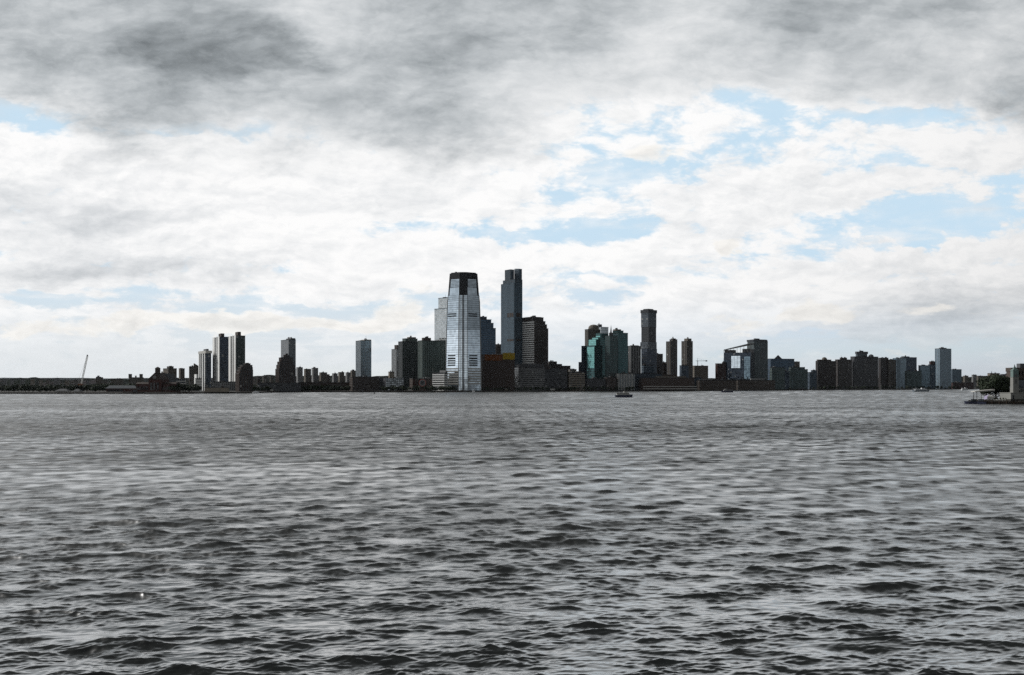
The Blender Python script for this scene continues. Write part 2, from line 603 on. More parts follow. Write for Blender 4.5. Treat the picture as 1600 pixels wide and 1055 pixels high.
def make_materials():
    g = facade_glass
    M['g_navy'] = g('glass_navy', (0.035, 0.055, 0.085), 0.45, jitter=0.03, blinds=0.015)
    M['g_blue'] = g('glass_blue', (0.06, 0.11, 0.17), 0.5, jitter=0.03)
    M['g_teal'] = g('glass_teal', (0.055, 0.14, 0.145), 0.5, jitter=0.02)
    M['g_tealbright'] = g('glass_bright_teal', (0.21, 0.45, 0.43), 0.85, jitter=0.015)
    M['g_silver'] = g('glass_silver', (0.74, 0.84, 0.93), 1.0, 0.07, jitter=0.008, cell=4.4)
    M['g_grey'] = g('glass_grey', (0.10, 0.12, 0.14), 0.45, jitter=0.03, blinds=0.03)
    M['g_pale'] = g('glass_pale', (0.55, 0.60, 0.63), 0.85, 0.10, jitter=0.03)
    M['g_green'] = g('glass_green', (0.04, 0.06, 0.055), 0.4, jitter=0.03, blinds=0.03)
    M['g_dark'] = g('glass_dark', (0.018, 0.020, 0.024), 0.2, jitter=0.03, blinds=0.015)
    M['g_steel'] = g('glass_steel_blue', (0.20, 0.28, 0.34), 0.75, 0.08, jitter=0.02)
    M['g_sea'] = g('glass_sea_grey', (0.045, 0.075, 0.085), 0.45, jitter=0.03)
    M['g_slate'] = g('glass_slate_blue', (0.085, 0.145, 0.19), 0.55, 0.08, jitter=0.02)
    M['rib'] = principled('steel_rib', (0.30, 0.34, 0.37), 0.35, 0.5)
    mm = masonry
    M['white'] = mm('white_concrete', (0.82, 0.82, 0.80), 0.7, 0.1)
    M['pale'] = mm('pale_concrete', (0.50, 0.49, 0.46), 0.8, 0.15)
    M['grey'] = mm('grey_concrete', (0.26, 0.26, 0.26), 0.85, 0.2)
    M['dkgrey'] = mm('dark_grey_cladding', (0.085, 0.088, 0.095), 0.6, 0.2)
    M['black'] = mm('black_metal', (0.022, 0.023, 0.026), 0.55, 0.2)
    M['beige'] = mm('beige_stone', (0.30, 0.26, 0.21), 0.85, 0.2)
    M['tan'] = mm('tan_brick', (0.17, 0.152, 0.13), 0.9, 0.22)
    M['brown'] = mm('brown_brick', (0.09, 0.07, 0.062), 0.9, 0.25)
    M['red'] = mm('red_brick', (0.085, 0.042, 0.036), 0.9, 0.25)
    M['dkbrown'] = mm('dark_brown_stone', (0.07, 0.055, 0.048), 0.85, 0.25)
    M['bluegrey'] = mm('blue_grey_panel', (0.10, 0.13, 0.16), 0.6, 0.15)
    M['greengrey'] = mm('green_grey_panel', (0.12, 0.15, 0.14), 0.6, 0.15)
    M['roof'] = mm('roof_felt', (0.06, 0.06, 0.06), 0.95, 0.3)
    M['slate'] = mm('slate_roof', (0.07, 0.08, 0.09), 0.8, 0.25, 0.5)
    M['copper'] = mm('green_copper', (0.13, 0.18, 0.17), 0.7, 0.25, 0.6)
    M['yellow'] = mm('yellow_netting', (0.42, 0.29, 0.02), 0.8, 0.3, 0.25)
    M['orange'] = mm('orange_netting', (0.20, 0.07, 0.02), 0.85, 0.35, 0.25)
    M['steel'] = principled('galvanised_steel', (0.45, 0.46, 0.47), 0.5, 0.4)
    M['boatwhite'] = principled('white_boat_paint', (0.75, 0.76, 0.77), 0.35)
    M['boatblue'] = principled('dark_blue_boat_paint', (0.03, 0.035, 0.07), 0.35)
    M['canvas'] = principled('white_canvas', (0.78, 0.77, 0.76), 0.9)
    M['bark'] = mm('bark', (0.06, 0.045, 0.035), 0.95, 0.3, 1.0)
    M['redpaint'] = principled('red_paint', (0.45, 0.05, 0.03), 0.6)
    M['quay'] = mm('quay_stone', (0.045, 0.043, 0.038), 0.95, 0.3, 0.08)
    # leaves: dull dark green, each clump its own shade
    m = principled('leaves', (0.05, 0.075, 0.03), 0.8)
    nt = m.node_tree
    E.nt = nt
    ge = nt.nodes.new('ShaderNodeNewGeometry')
    oi = nt.nodes.new('ShaderNodeObjectInfo')
    k = 0.55 + E(ge.outputs['Random Per Island']) * 0.7 + (E(oi.outputs['Random']) - 0.5) * 0.5
    nt.links.new(rgb(k * 0.032, k * 0.048, k * 0.022), nt.nodes['Principled BSDF'].inputs['Base Color'])
    M['leaf'] = m


make_materials()


# ------------------------------------------------------------------ geometry lists
class Geo:
    def __init__(s):
        s.v, s.f = [], []

    def hexa(s, p):
        """8 points: bottom ring 0-3 (counter-clockwise from above), top ring 4-7"""
        n = len(s.v)
        s.v += p
        s.f += [(n, n + 3, n + 2, n + 1), (n + 4, n + 5, n + 6, n + 7), (n, n + 1, n + 5, n + 4), (n + 1, n + 2, n + 6, n + 5),
                (n + 2, n + 3, n + 7, n + 6), (n + 3, n, n + 4, n + 7)]

    def prism(s, pts, z0, z1, pts1=None):
        pts1 = pts1 or pts
        n, k = len(s.v), len(pts)
        s.v += [(x, y, z0) for x, y in pts] + [(x, y, z1) for x, y in pts1]
        s.f.append(tuple(n + k - 1 - i for i in range(k)))
        s.f.append(tuple(n + k + i for i in range(k)))
        for i in range(k):
            j = (i + 1) % k
            s.f.append((n + i, n + j, n + k + j, n + k + i))

    def cone(s, pts, z0, tip):
        n, k = len(s.v), len(pts)
        s.v += [(x, y, z0) for x, y in pts] + [tip]
        s.f.append(tuple(n + k - 1 - i for i in range(k)))
        for i in range(k):
            s.f.append((n + i, n + (i + 1) % k, n + k))

    def box(s, x0, x1, y0, y1, z0, z1):
        s.prism([(x0, y0), (x1, y0), (x1, y1), (x0, y1)], z0, z1)

    def bar(s, a, b, w):
        a, b = Vector(a), Vector(b)
        d = (b - a).normalized()
        u = d.cross(Vector((0, 0, 1)))
        if u.length < 1e-3:
            u = Vector((1, 0, 0))
        u.normalize()
        v = d.cross(u) * (w / 2)
        u = u * (w / 2)
        s.hexa([tuple(q) for q in (a - u - v, a + u - v, a + u + v, a - u + v, b - u - v, b + u - v, b + u + v, b - u + v)])

    def lathe(s, prof, k=12, cx=0.0, cy=0.0):
        """prof: list of (radius, z)"""
        n = len(s.v)
        for r, z in prof:
            for i in range(k):
                a = 2 * math.pi * i / k
                s.v.append((cx + r * math.cos(a), cy + r * math.sin(a), z))
        for q in range(len(prof) - 1):
            for i in range(k):
                j = (i + 1) % k
                s.f.append((n + q * k + i, n + q * k + j, n + (q + 1) * k + j, n + (q + 1) * k + i))
        s.f.append(tuple(n + k - 1 - i for i in range(k)))
        s.f.append(tuple(n + (len(prof) - 1) * k + i for i in range(k)))

    def mesh(s, name):
        me = bpy.data.meshes.new(name)
        me.from_pydata(s.v, [], s.f)
        me.update()
        return me


def put(name, geo, mat, parent=None, stuff=False, label=None):
    o = link(name, geo.mesh(name), M[mat] if isinstance(mat, str) else mat, parent)
    if stuff:
        o['kind'] = 'stuff'
    if label:
        o['label'] = label
    return o


def tag(o, label, cat, group=None):
    o['label'] = label
    o['category'] = cat
    if group:
        o['group'] = group
    return o


def empty(name, loc, label, cat, group=None, rz=0.0):
    o = bpy.data.objects.new(name, None)
    o.location = loc
    o.rotation_euler = (0, 0, rz)
    o.empty_display_size = 2
    COL.objects.link(o)
    return tag(o, label, cat, group)


def offset(pts, d):
    """convex counter-clockwise polygon moved outwards by d"""
    k = len(pts)
    out = []
    for i in range(k):
        p0, p1, p2 = pts[i - 1], pts[i], pts[(i + 1) % k]
        def nrm(a, b):
            ex, ey = b[0] - a[0], b[1] - a[1]
            l = math.hypot(ex, ey) or 1e-6
            return ey / l, -ex / l
        n1, n2 = nrm(p0, p1), nrm(p1, p2)
        c = 1 + n1[0] * n2[0] + n1[1] * n2[1]
        c = max(c, 0.3)
        out.append((p1[0] + d * (n1[0] + n2[0]) / c, p1[1] + d * (n1[1] + n2[1]) / c))
    return out


def footprint(xl, xc, xr, D, t):
    """four corners, counter-clockwise: near corner, right, back, left; near corner on bearing xc at distance D,
    left wall turned t degrees away from the picture's plane"""
    t = R(t)
    ul, uc, ur = (xl - 800) / FPX, (xc - 800) / FPX, (xr - 800) / FPX
    cx, cy = uc * D, D
    Ll = max((cx - ul * cy) / max(math.cos(t) + ul * math.sin(t), 0.15), 9.0)
    Lr = max((ur * cy - cx) / max(math.sin(t) - ur * math.cos(t), 0.15), 9.0)
    lx, ly = cx - Ll * math.cos(t), cy + Ll * math.sin(t)
    rx, ry = cx + Lr * math.sin(t), cy + Lr * math.cos(t)
    return [(cx, cy), (rx, ry), (rx + lx - cx, ry + ly - cy), (lx, ly)]


# style: floor height, band height, band proud, bay, pier width, pier proud, glass, band, pier
STY = {
    'curtain': (3.9, 0.9, 0.10, 3.0, 0.25, 0.16),
    'thin': (4.3, 0.55, 0.10, 3.0, 0.25, 0.16),
    'banded': (3.8, 1.7, 0.35, 9.0, 0.5, 0.20),
    'ribbed': (3.4, 0.7, 0.10, 4.2, 1.5, 0.45),
    'grid': (3.2, 1.3, 0.25, 3.6, 1.5, 0.32),
    'fins': (3.6, 0.5, 0.10, 6.5, 2.2, 0.7),
    'bigbands': (4.4, 2.1, 0.40, 30.0, 0.5, 0.2),
}


class Building:
    def __init__(s, name, label, cat, D, px, group=None):
        s.o = (PX(px, D), D, GZ)
        s.root = empty(name, s.o, label, cat, group)
        s.parts = {}

    def geo(s, part, mat, stuff=False):
        key = (part, mat)
        if key not in s.parts:
            s.parts[key] = (Geo(), stuff)
        return s.parts[key][0]

    def one(s, part, mat):
        """a part of its own"""
        s.parts[(part, mat, len(s.parts))] = (Geo(), False)
        return list(s.parts.values())[-1][0]

    def loc(s, pts):
        return [(x - s.o[0], y - s.o[1]) for x, y in pts]

    def tier(s, pts, z0, z1, sty, glass, band, pier=None, pts1=None, roof='roof', parapet=1.0, faces=None, core='glazing'):
        """one block: glazed core, a projecting band at each floor, piers between the bays (z above the quay)"""
        pier = pier or band
        fh, bh, bp, bay, pw, pp = STY[sty]
        lp = s.loc(pts)
        lp1 = s.loc(pts1) if pts1 else lp
        s.one(core, glass).prism(lp, z0, z1, lp1)
        H = z1 - z0
        nf = max(1, int(round(H / fh)))
        fh = H / nf
        gb = s.geo('floor_bands', band, True)
        mixp = lambda f: [(a[0] + (b[0] - a[0]) * f, a[1] + (b[1] - a[1]) * f) for a, b in zip(lp, lp1)]
        for i in range(nf):
            za = z0 + i * fh
            gb.prism(offset(mixp((za - z0) / H), bp), za + 0.02, za + bh)
        gp = s.geo('piers', pier, True)
        k = len(lp)
        for q in range(k):
            if faces is not None and q not in faces:
                continue
            a, b = lp[q], lp[(q + 1) % k]
            a1, b1 = lp1[q], lp1[(q + 1) % k]
            L = math.hypot(b[0] - a[0], b[1] - a[1])
            if L < 3:
                continue
            n = min(max(1, int(round(L / bay))), 40)
            ex, ey = (b[0] - a[0]) / L, (b[1] - a[1]) / L
            nx, ny = ey, -ex
            L1 = math.hypot(b1[0] - a1[0], b1[1] - a1[1])
            e1x, e1y = (b1[0] - a1[0]) / L1, (b1[1] - a1[1]) / L1
            for j in range(n + 1):
                c, c1 = L * j / n, L1 * j / n
                w = pw / 2
                def P(base, e, cc, ss, d):
                    return (base[0] + e[0] * (cc + ss) + nx * d, base[1] + e[1] * (cc + ss) + ny * d)
                lo, hi = max(-w, -c), min(w, L - c)
                p4 = [P(a, (ex, ey), c, lo, pp), P(a, (ex, ey), c, hi, pp), P(a, (ex, ey), c, hi, -0.1), P(a, (ex, ey), c, lo, -0.1)]
                q4 = [P(a1, (e1x, e1y), c1, lo, pp), P(a1, (e1x, e1y), c1, hi, pp), P(a1, (e1x, e1y), c1, hi, -0.1), P(a1, (e1x, e1y), c1, lo, -0.1)]
                gp.prism(p4, z0 + 0.05, z1 - 0.05, q4)
        s.one('roof', roof).prism(offset(lp1, 0.5), z1 - 0.02, z1 + parapet)

    def done(s):
        cnt = {}
        for key, (g, stuff) in s.parts.items():
            if g.v:
                put(key[0], g, key[1], s.root, stuff)
        return s.root


def fit(pts, xl, xr, D):
    """the same plan, moved and scaled so that it spans bearings xl..xr"""
    us = [x / y for x, y in pts]
    cx = sum(p[0] for p in pts) / len(pts)
    cy = sum(p[1] for p in pts) / len(pts)
    u0, u1 = (xl - 800) / FPX, (xr - 800) / FPX
    sc = (u1 - u0) / (max(us) - min(us))
    q = [((x - cx) * sc, (y - cy) * sc) for x, y in pts]
    nx = (u0 + u1) / 2 * cy
    for _ in range(4):
        vs = [(nx + x) / (cy + y) for x, y in q]
        nx += ((u0 + u1) / 2 - (max(vs) + min(vs)) / 2) * cy
    return [(nx + x, cy + y) for x, y in q]


def B(name, label, cat, xs, top, dD, sty, glass, band, pier=None, t=62, up=(), group=None, roof='roof', base=None, parapet=1.0, dome=False):
    """a block with tiers. xs: left, near corner, right bearing; up: (xl, xr, top[, sty, glass, band]) stacked on the one before"""
    D = shore(xs[1]) + dD
    b = Building(name, label, cat, D, xs[1], group)
    pts = footprint(*xs, D, t)
    z1 = ZY(top, D) - GZ
    b.tier(pts, 0.0 if base is None else ZY(base, D) - GZ, z1, sty, glass, band, pier, roof=roof, parapet=parapet)
    b.D, b.pts, b.z1 = D, pts, z1
    z = z1
    for u in up:
        if u[0] == 'roof':                 # beside the one before, on the main roof
            u = u[1:]
            z = z1
        q = fit(pts, u[0], u[1], D)
        Dq = sum(p[1] for p in q) / 4
        zt = ZY(u[2], Dq) - GZ
        st = u[3] if len(u) > 3 else sty
        if st == 'plain':
            b.one('penthouse', u[4]).prism(b.loc(q), z - 0.5, zt)
        else:
            b.tier(q, z - 0.4, zt, st, u[4] if len(u) > 4 else glass, u[5] if len(u) > 5 else band, roof=roof, parapet=parapet)
        z = zt
    # plant rooms, tanks and a mast on the roof
    r = random.Random(int(xs[1] * 7 + top * 3))
    cx, cy = sum(p[0] for p in pts) / 4, sum(p[1] for p in pts) / 4
    q = fit(pts, *up[-1][-0 if up[-1][0] != 'roof' else 1:][:2], D) if up else pts
    (ax, ay), (bx, by), _, (dx, dy) = b.loc(q)
    wx = math.hypot(bx - ax, by - ay)
    if wx > 7 and not dome:
        for i in range(r.randint(1, 3)):
            f, g_ = r.uniform(.12, .7), r.uniform(.2, .6)
            x0 = ax + (bx - ax) * f + (dx - ax) * g_
            y0 = ay + (by - ay) * f + (dy - ay) * g_
            s_ = r.uniform(.10, .22)
            e = ((bx - ax) * s_, (by - ay) * s_)
            h = ((dx - ax) * .25, (dy - ay) * .25)
            b.one('plant_room', r.choice(['grey', 'dkgrey', 'dkbrown'])).prism(
                [(x0, y0), (x0 + e[0], y0 + e[1]), (x0 + e[0] + h[0], y0 + e[1] + h[1]), (x0 + h[0], y0 + h[1])], z - .3, z + parapet + r.uniform(.8, 2.6))
        if r.random() < .4:
            b.one('aerial', 'steel').bar((x0, y0, z), (x0, y0, z + r.uniform(5, 9)), .35)
    return b


# ------------------------------------------------------------------ land
def build_land():
    g = Geo()
    xs = [-1400, -900, -400, 0, 120, 260, 330, 400, 430, 520, 620, 700, 800, 900, 1000, 1100, 1200, 1300, 1440, 1520, 1700, 2100, 2600]
    front = [(PX(x, shore(x)), shore(x)) for x in xs]
    n = len(front)
    back = [(max(-24500.0, min(24500.0, x * 9.0)), 17400.0) for x, y in front]
    mid = [(x * 1.02, y + 14) for x, y in front]
    g.v += [(x, y, -1.5) for x, y in front] + [(x, y, GZ - 0.25) for x, y in front] + [(x, y, GZ) for x, y in mid] + [(x, y, GZ + 0.5) for x, y in back]
    for i in range(n - 1):
        for k in range(3):
            g.f.append((k * n + i, k * n + i + 1, (k + 1) * n + i + 1, (k + 1) * n + i))
    o = put('ground', g, 'quay')
    o['kind'] = 'structure'
    # kerb-like cap along the water's edge
    return o


build_land()


def ridge(name, prof, D, rough, seed, mat, depth=900.0, step=26.0, z0=None):
    """a wooded rise seen as a skyline: prof is (bearing, row); real hill with a slope to both sides"""
    r = random.Random(seed)
    xs0, xs1 = prof[0][0], prof[-1][0]
    n = int((xs1 - xs0) / FPX * D / step)
    rows = []
    prof_d = [(-1.0, 0.0), (-0.55, 0.55), (-0.2, 0.92), (0.0, 1.0), (0.5, 0.8), (1.0, 0.0)]
    g = Geo()
    walk = 0.0
    for i in range(n + 1):
        px = xs0 + (xs1 - xs0) * i / n
        for (a, ya), (b, yb) in zip(prof, prof[1:]):
            if px <= b:
                y = ya + (yb - ya) * (px - a) / (b - a)
                break
        walk = walk * 0.55 + r.uniform(-1, 1) * rough
        z = ZY(y, D) - GZ
        for (dd, f) in prof_d:
            jit = 1.0 if f in (0.0,) else 1.0
            zz = GZ - 1 + f * z + (walk + r.uniform(-0.5, 0.5) * rough) * (1 if f > 0.3 else 0)
            dist = D + dd * depth + r.uniform(-6, 6)
            g.v.append((PX(px, D) * dist / D, dist, zz))
    k = len(prof_d)
    for i in range(n):
        for q in range(k - 1):
            a = i * k + q
            g.f.append((a, a + k, a + k + 1, a + 1))
    o = put(name, g, mat)
    o['kind'] = 'structure'
    return o


def land_mats():
    m = principled('wooded_hill', (0.03, 0.04, 0.03), 1.0, spec=0.0)
    nt = m.node_tree
    E.nt = nt
    tc = nt.nodes.new('ShaderNodeTexCoord')
    n1 = noise(tc.outputs['Object'], 0.03, 5, 0.7)
    n2 = noise(tc.outputs['Object'], 0.011, 3, 0.6)
    k = 0.4 + n1 * 1.2
    wood = rgb(k * 0.016, k * 0.019, k * 0.014)
    town = rgb(k * 0.045, k * 0.040, k * 0.040)
    nt.links.new(mixrgb(sstep(0.52, 0.60, n2), wood, town), nt.nodes['Principled BSDF'].inputs['Base Color'])
    M['hill'] = m


land_mats()
ridge('hills', [(-500, 592), (0, 592.5), (60, 592), (120, 593), (260, 592.5), (420, 586), (460, 585), (520, 586), (620, 588), (700, 588), (900, 588), (1000, 588),
                (1130, 591), (1260, 590), (1480, 588), (1540, 586.5), (1600, 586), (1750, 584), (2100, 584)], 5200, 5.0, 3, 'hill', 260)
ridge('hills', [(-700, 590), (0, 590.8), (90, 590.3), (170, 591.3), (300, 590.5), (700, 591), (1100, 591), (1600, 591), (2300, 590)], 16000, 5, 4, 'hill', 700, 120)


# ------------------------------------------------------------------ the far bank, from left to right
APT, OFF = 'apartment block', 'office tower'
# --- behind the park on the left
B('apartment_block', 'pale lone apartment slab on the low skyline right of the crane', APT, (147, 150, 160), 590.2, 700, 'grid', 'g_dark', 'tan', t=70, up=[(150, 158, 588.8, 'plain', 'grey')]).done()
B('apartment_block', 'wide low grey apartment block between the lone slab and the twin-turret block', APT, (170, 174, 191), 592.5, 900, 'grid', 'g_dark', 'tan', t=72).done()
B('apartment_block', 'grey block with two square turrets left of the railway terminal', APT, (197, 202, 223), 590.3, 800, 'grid', 'g_dark', 'tan', t=72,
  up=[(201, 206, 585.2, 'grid'), ('roof', 211, 213.5, 587.0, 'plain', 'tan'), ('roof', 218, 223, 585.2, 'grid')]).done()
B('apartment_block', 'stepped tan apartment block with a pitched top behind the terminal', APT, (255, 263, 276), 576.2, 700, 'grid', 'g_dark', 'tan', t=55,
  up=[(261, 271, 573.3, 'grid'), (264, 269, 571.8, 'plain', 'tan')]).done()
B('apartment_block', 'small stepped tan block against the left foot of the pitched-top block', APT, (250.5, 252, 259), 583.5, 690, 'grid', 'g_dark', 'tan', t=60,
  up=[(252, 254.5, 580.5, 'plain', 'tan')]).done()
B('apartment_tower', 'slim tan tower with a rounded top on the left skyline', APT, (279.5, 282, 286.3), 576.3, 800, 'grid', 'g_dark', 'tan', t=60, up=[(280.5, 285.5, 575.2, 'plain', 'tan')]).done()
b = B('apartment_tower', 'tan tower with a slanted roof left of the white-striped towers', APT, (294.2, 296, 301.5), 573.3, 600, 'grid', 'g_dark', 'tan', t=70)
q = footprint(301, 303, 310.3, b.D + 3, 70)
zt = ZY(572, b.D) - GZ
b.tier(q, 0.0, zt, 'grid', 'g_dark', 'tan', parapet=0.3)
lp = b.loc(q)
b.geo('slanted_roof', 'tan').hexa([(*lp[0], zt), (*lp[1], zt), (*lp[2], zt), (*lp[3], zt),
                                   (*lp[0], ZY(567.5, b.D) - GZ), (*lp[1], ZY(572, b.D) - GZ + .4), (*lp[2], ZY(572, b.D) - GZ + .4), (*lp[3], ZY(568.3, b.D) - GZ)])
b.done()


def striped(name, label, xs, top, dD, t, stripes, right, up, top_white=False):
    """tower with tall white wall panels on its left side"""
    b = B(name, label, APT, xs, top, dD, 'curtain', right, 'dkgrey', t=t, up=up)
    lp = b.loc(b.pts)
    C, Lf = lp[0], lp[3]
    L = math.hypot(Lf[0] - C[0], Lf[1] - C[1])
    ex, ey = (C[0] - Lf[0]) / L, (C[1] - Lf[1]) / L
    nx, ny = ey, -ex
    root = b.done()
    for a, c in stripes:
        g = Geo()
        p = lambda s, d: (Lf[0] + ex * s * L + nx * d, Lf[1] + ey * s * L + ny * d)
        g.prism([p(a, 1.1), p(c, 1.1), p(c, -0.1), p(a, -0.1)][::-1] if False else [p(a, 1.1), p(c, 1.1), p(c, -0.1), p(a, -0.1)], 0.0, b.z1 + 1.6)
        put('wall_panel', g, 'white', root)
    if top_white:
        g = Geo()
        g.prism(offset(lp, 1.3), b.z1 - 3.2, b.z1 + 1.9)
        put('cornice', g, 'pale', root)
    return b, root


b, root = striped('apartment_tower', 'shorter of the white-striped towers, with a white rim round its top', (311, 322, 330), 549.5, 420, 60,
                  [(0, .12), (.30, .36), (.52, .62), (.82, .90)], 'g_navy', [(318, 326, 545.6, 'plain', 'dkgrey')], True)
q = fit(b.pts, 314, 320, b.D)
g = Geo()
lp = b.loc(q)
g.prism([(x - 6, y - 22) for x, y in lp], 0, ZY(585, b.D) - GZ)
put('entrance_block', g, 'white', root)
striped('apartment_tower', 'tall white-striped tower with navy side, left one of the tall pair', (333, 343.5, 357), 527, 380, 62,
        [(0, .30), (.48, .60), (.74, 1.0)], 'g_navy', [(341.5, 350.5, 521.5, 'plain', 'dkbrown')])
striped('apartment_tower', 'tallest white-striped tower with dark green side, right one of the tall pair', (357.5, 369, 383), 525, 420, 62,
        [(0, .32), (.50, .60), (.74, 1.0)], 'g_green', [(367.5, 376.5, 519, 'plain', 'dkbrown')])
B('brick_tower', 'brown brick tower with stepped shoulders in front of the tallest striped tower', APT, (368, 374, 395), 584, 60, 'ribbed', 'g_dark', 'brown', t=66,
  up=[(370, 395, 579), (372, 394.6, 575), (375, 394, 571.5), (381, 391, 569, ), (383.5, 389, 567, 'plain', 'brown')]).done()
B('low_building', 'pale flat boxy building on the water below the striped towers', 'low building', (312, 320, 358), 606, 12, 'bigbands', 'beige', 'beige', t=74, parapet=0.6).done()
B('low_building', 'white low building left of the pale flat waterside box', 'low building', (303, 305.5, 309.5), 592, 160, 'bigbands', 'pale', 'white', t=74).done()
B('low_building', 'grey low building with a white corner beside the slanted-roof tower', 'low building', (268, 271, 290), 593, 240, 'banded', 'g_grey', 'pale', t=74).done()
B('low_building', 'dark low terrace under the tall striped pair', 'low building', (325, 331, 368), 597, 330, 'grid', 'g_dark', 'grey', t=74).done()
# --- between the brick towers
B('glass_tower', 'grey tower with a pale left side rising behind a stepped brick tower', OFF, (439, 451, 462), 531, 420, 'curtain', 'g_grey', 'grey', t=60,
  up=[(447, 461.5, 529, 'plain', 'dkgrey')]).done()
B('brick_tower', 'stepped dark brick tower hiding the foot of the grey tower', APT, (430.5, 436, 462), 577, 60, 'ribbed', 'g_dark', 'brown', t=66,
  up=[(432, 461.5, 571), (433.5, 458, 566), (436, 457, 559.5), (443, 452, 555.5), (446, 450, 552.5, 'plain', 'dkbrown')]).done()
for i, (a, c, y, lab) in enumerate([(463, 473, 574.5, 'first small tower right of the stepped brick tower'), (475, 486, 577, 'low grey block second right of the stepped brick tower'),
                                    (487, 497, 575.5, 'square-topped block midway along the hazy row'), (499, 511, 582.5, 'long low block where the hazy row falls away'),
                                    (519, 527.5, 584, 'small pale block left of a pair of pale slabs'), (528.5, 538, 582, 'broader pale slab left of the glass tower'),
                                    (540, 547, 582.5, 'narrow pale slab left of the glass tower'), (547.5, 556, 579.5, 'taller dark block touching the glass tower')]):
    B('apartment_block', lab, APT, (a, a + 2.5, c), y, 900 + (i % 3) * 60, 'grid', 'g_dark', 'tan' if i % 2 else 'grey', t=68, up=[(a + 2, a + 6, y - 2, 'plain', 'grey')] if i in (2, 7) else ()).done()
b = B('glass_tower', 'pale blue glass tower standing alone with a bright left side', OFF, (556, 564, 580), 532.5, 380, 'ribbed', 'g_steel', 'grey', 'rib', t=64,
      up=[(563.5, 580, 531, 'plain', 'pale')])
b.done()
B('brick_warehouse', 'long dark brick warehouse block below the lone glass tower', 'warehouse', (545, 551, 592), 589.5, 40, 'grid', 'g_dark', 'dkbrown', t=74).done()
B('low_building', 'dark low block between the warehouse and the glazed pavilion', 'low building', (590, 592, 600), 591.5, 120, 'grid', 'g_dark', 'dkgrey', t=74).done()
B('low_building', 'long dark shed on the shore left of the warehouse', 'low building', (462, 468, 546), 598, 90, 'bigbands', 'dkbrown', 'dkbrown', t=76).done()
B('low_building', 'dark terrace behind the trees right of the stepped brick tower', 'low building', (397, 402, 470), 599, 210, 'banded', 'g_dark', 'dkgrey', t=76).done()
# --- left of the big tower
B('low_building', 'small beige block at the foot of the slim pale tower', 'low building', (607, 609, 615), 581.5, 260, 'grid', 'g_dark', 'beige', t=66).done()
B('apartment_tower', 'slim tower with pale left side left of the green blocks', APT, (612, 619.5, 624.5), 546, 300, 'ribbed', 'g_pale', 'grey', t=58, up=[(616.5, 624, 540, 'grid', 'g_dark', 'brown')]).done()
B('apartment_tower', 'dark green ribbed apartment tower, left one of the two', APT, (622.5, 629, 655), 534, 170, 'ribbed', 'g_green', 'greengrey', 'dkgrey', t=58,
  up=[(629, 652, 530), (636, 650, 527, 'plain', 'tan')]).done()
B('apartment_tower', 'dark green ribbed apartment tower beside the silver skyscraper', APT, (653, 660, 696), 532.5, 130, 'ribbed', 'g_green', 'greengrey', 'greengrey', t=60,
  up=[(659, 673.5, 528, 'plain', 'dkbrown')]).done()
B('glazed_pavilion', 'low pavilion with pale green window panes beside the water', 'low building', (598, 603, 631), 591.5, 25, 'grid', 'g_pale', 'dkgrey', t=76).done()
B('low_building', 'brown low building behind the round clock', 'low building', (640, 645, 678), 592, 70, 'grid', 'g_dark', 'brown', t=76).done()
B('office_block', 'white-banded low office block at the left foot of the silver skyscraper', 'office block', (676, 694, 699), 583, 40, 'bigbands', 'g_dark', 'white', t=40,
  up=[(687, 699, 579, 'plain', 'grey')]).done()
B('office_tower', 'pale stepped office tower half hidden behind the silver skyscraper', OFF, (679, 700, 716), 482, 170, 'curtain', 'g_pale', 'white', 'pale', t=42,
  up=[(685, 714, 466.5)]).done()
B('office_tower', 'dark blue glass tower with stepped right shoulder beside the silver skyscraper', OFF, (742, 751, 774.5), 513, 150, 'curtain', 'g_blue', 'dkgrey', t=70,
  up=[(743, 771, 506), (744, 767.5, 500.5), (745, 760.5, 496, 'curtain', 'g_navy', 'dkbrown')]).done()
B('apartment_block', 'small brown block in the gap left of the tall ribbed tower', APT, (772, 775, 785), 538.5, 420, 'grid', 'g_dark', 'brown', t=68).done()


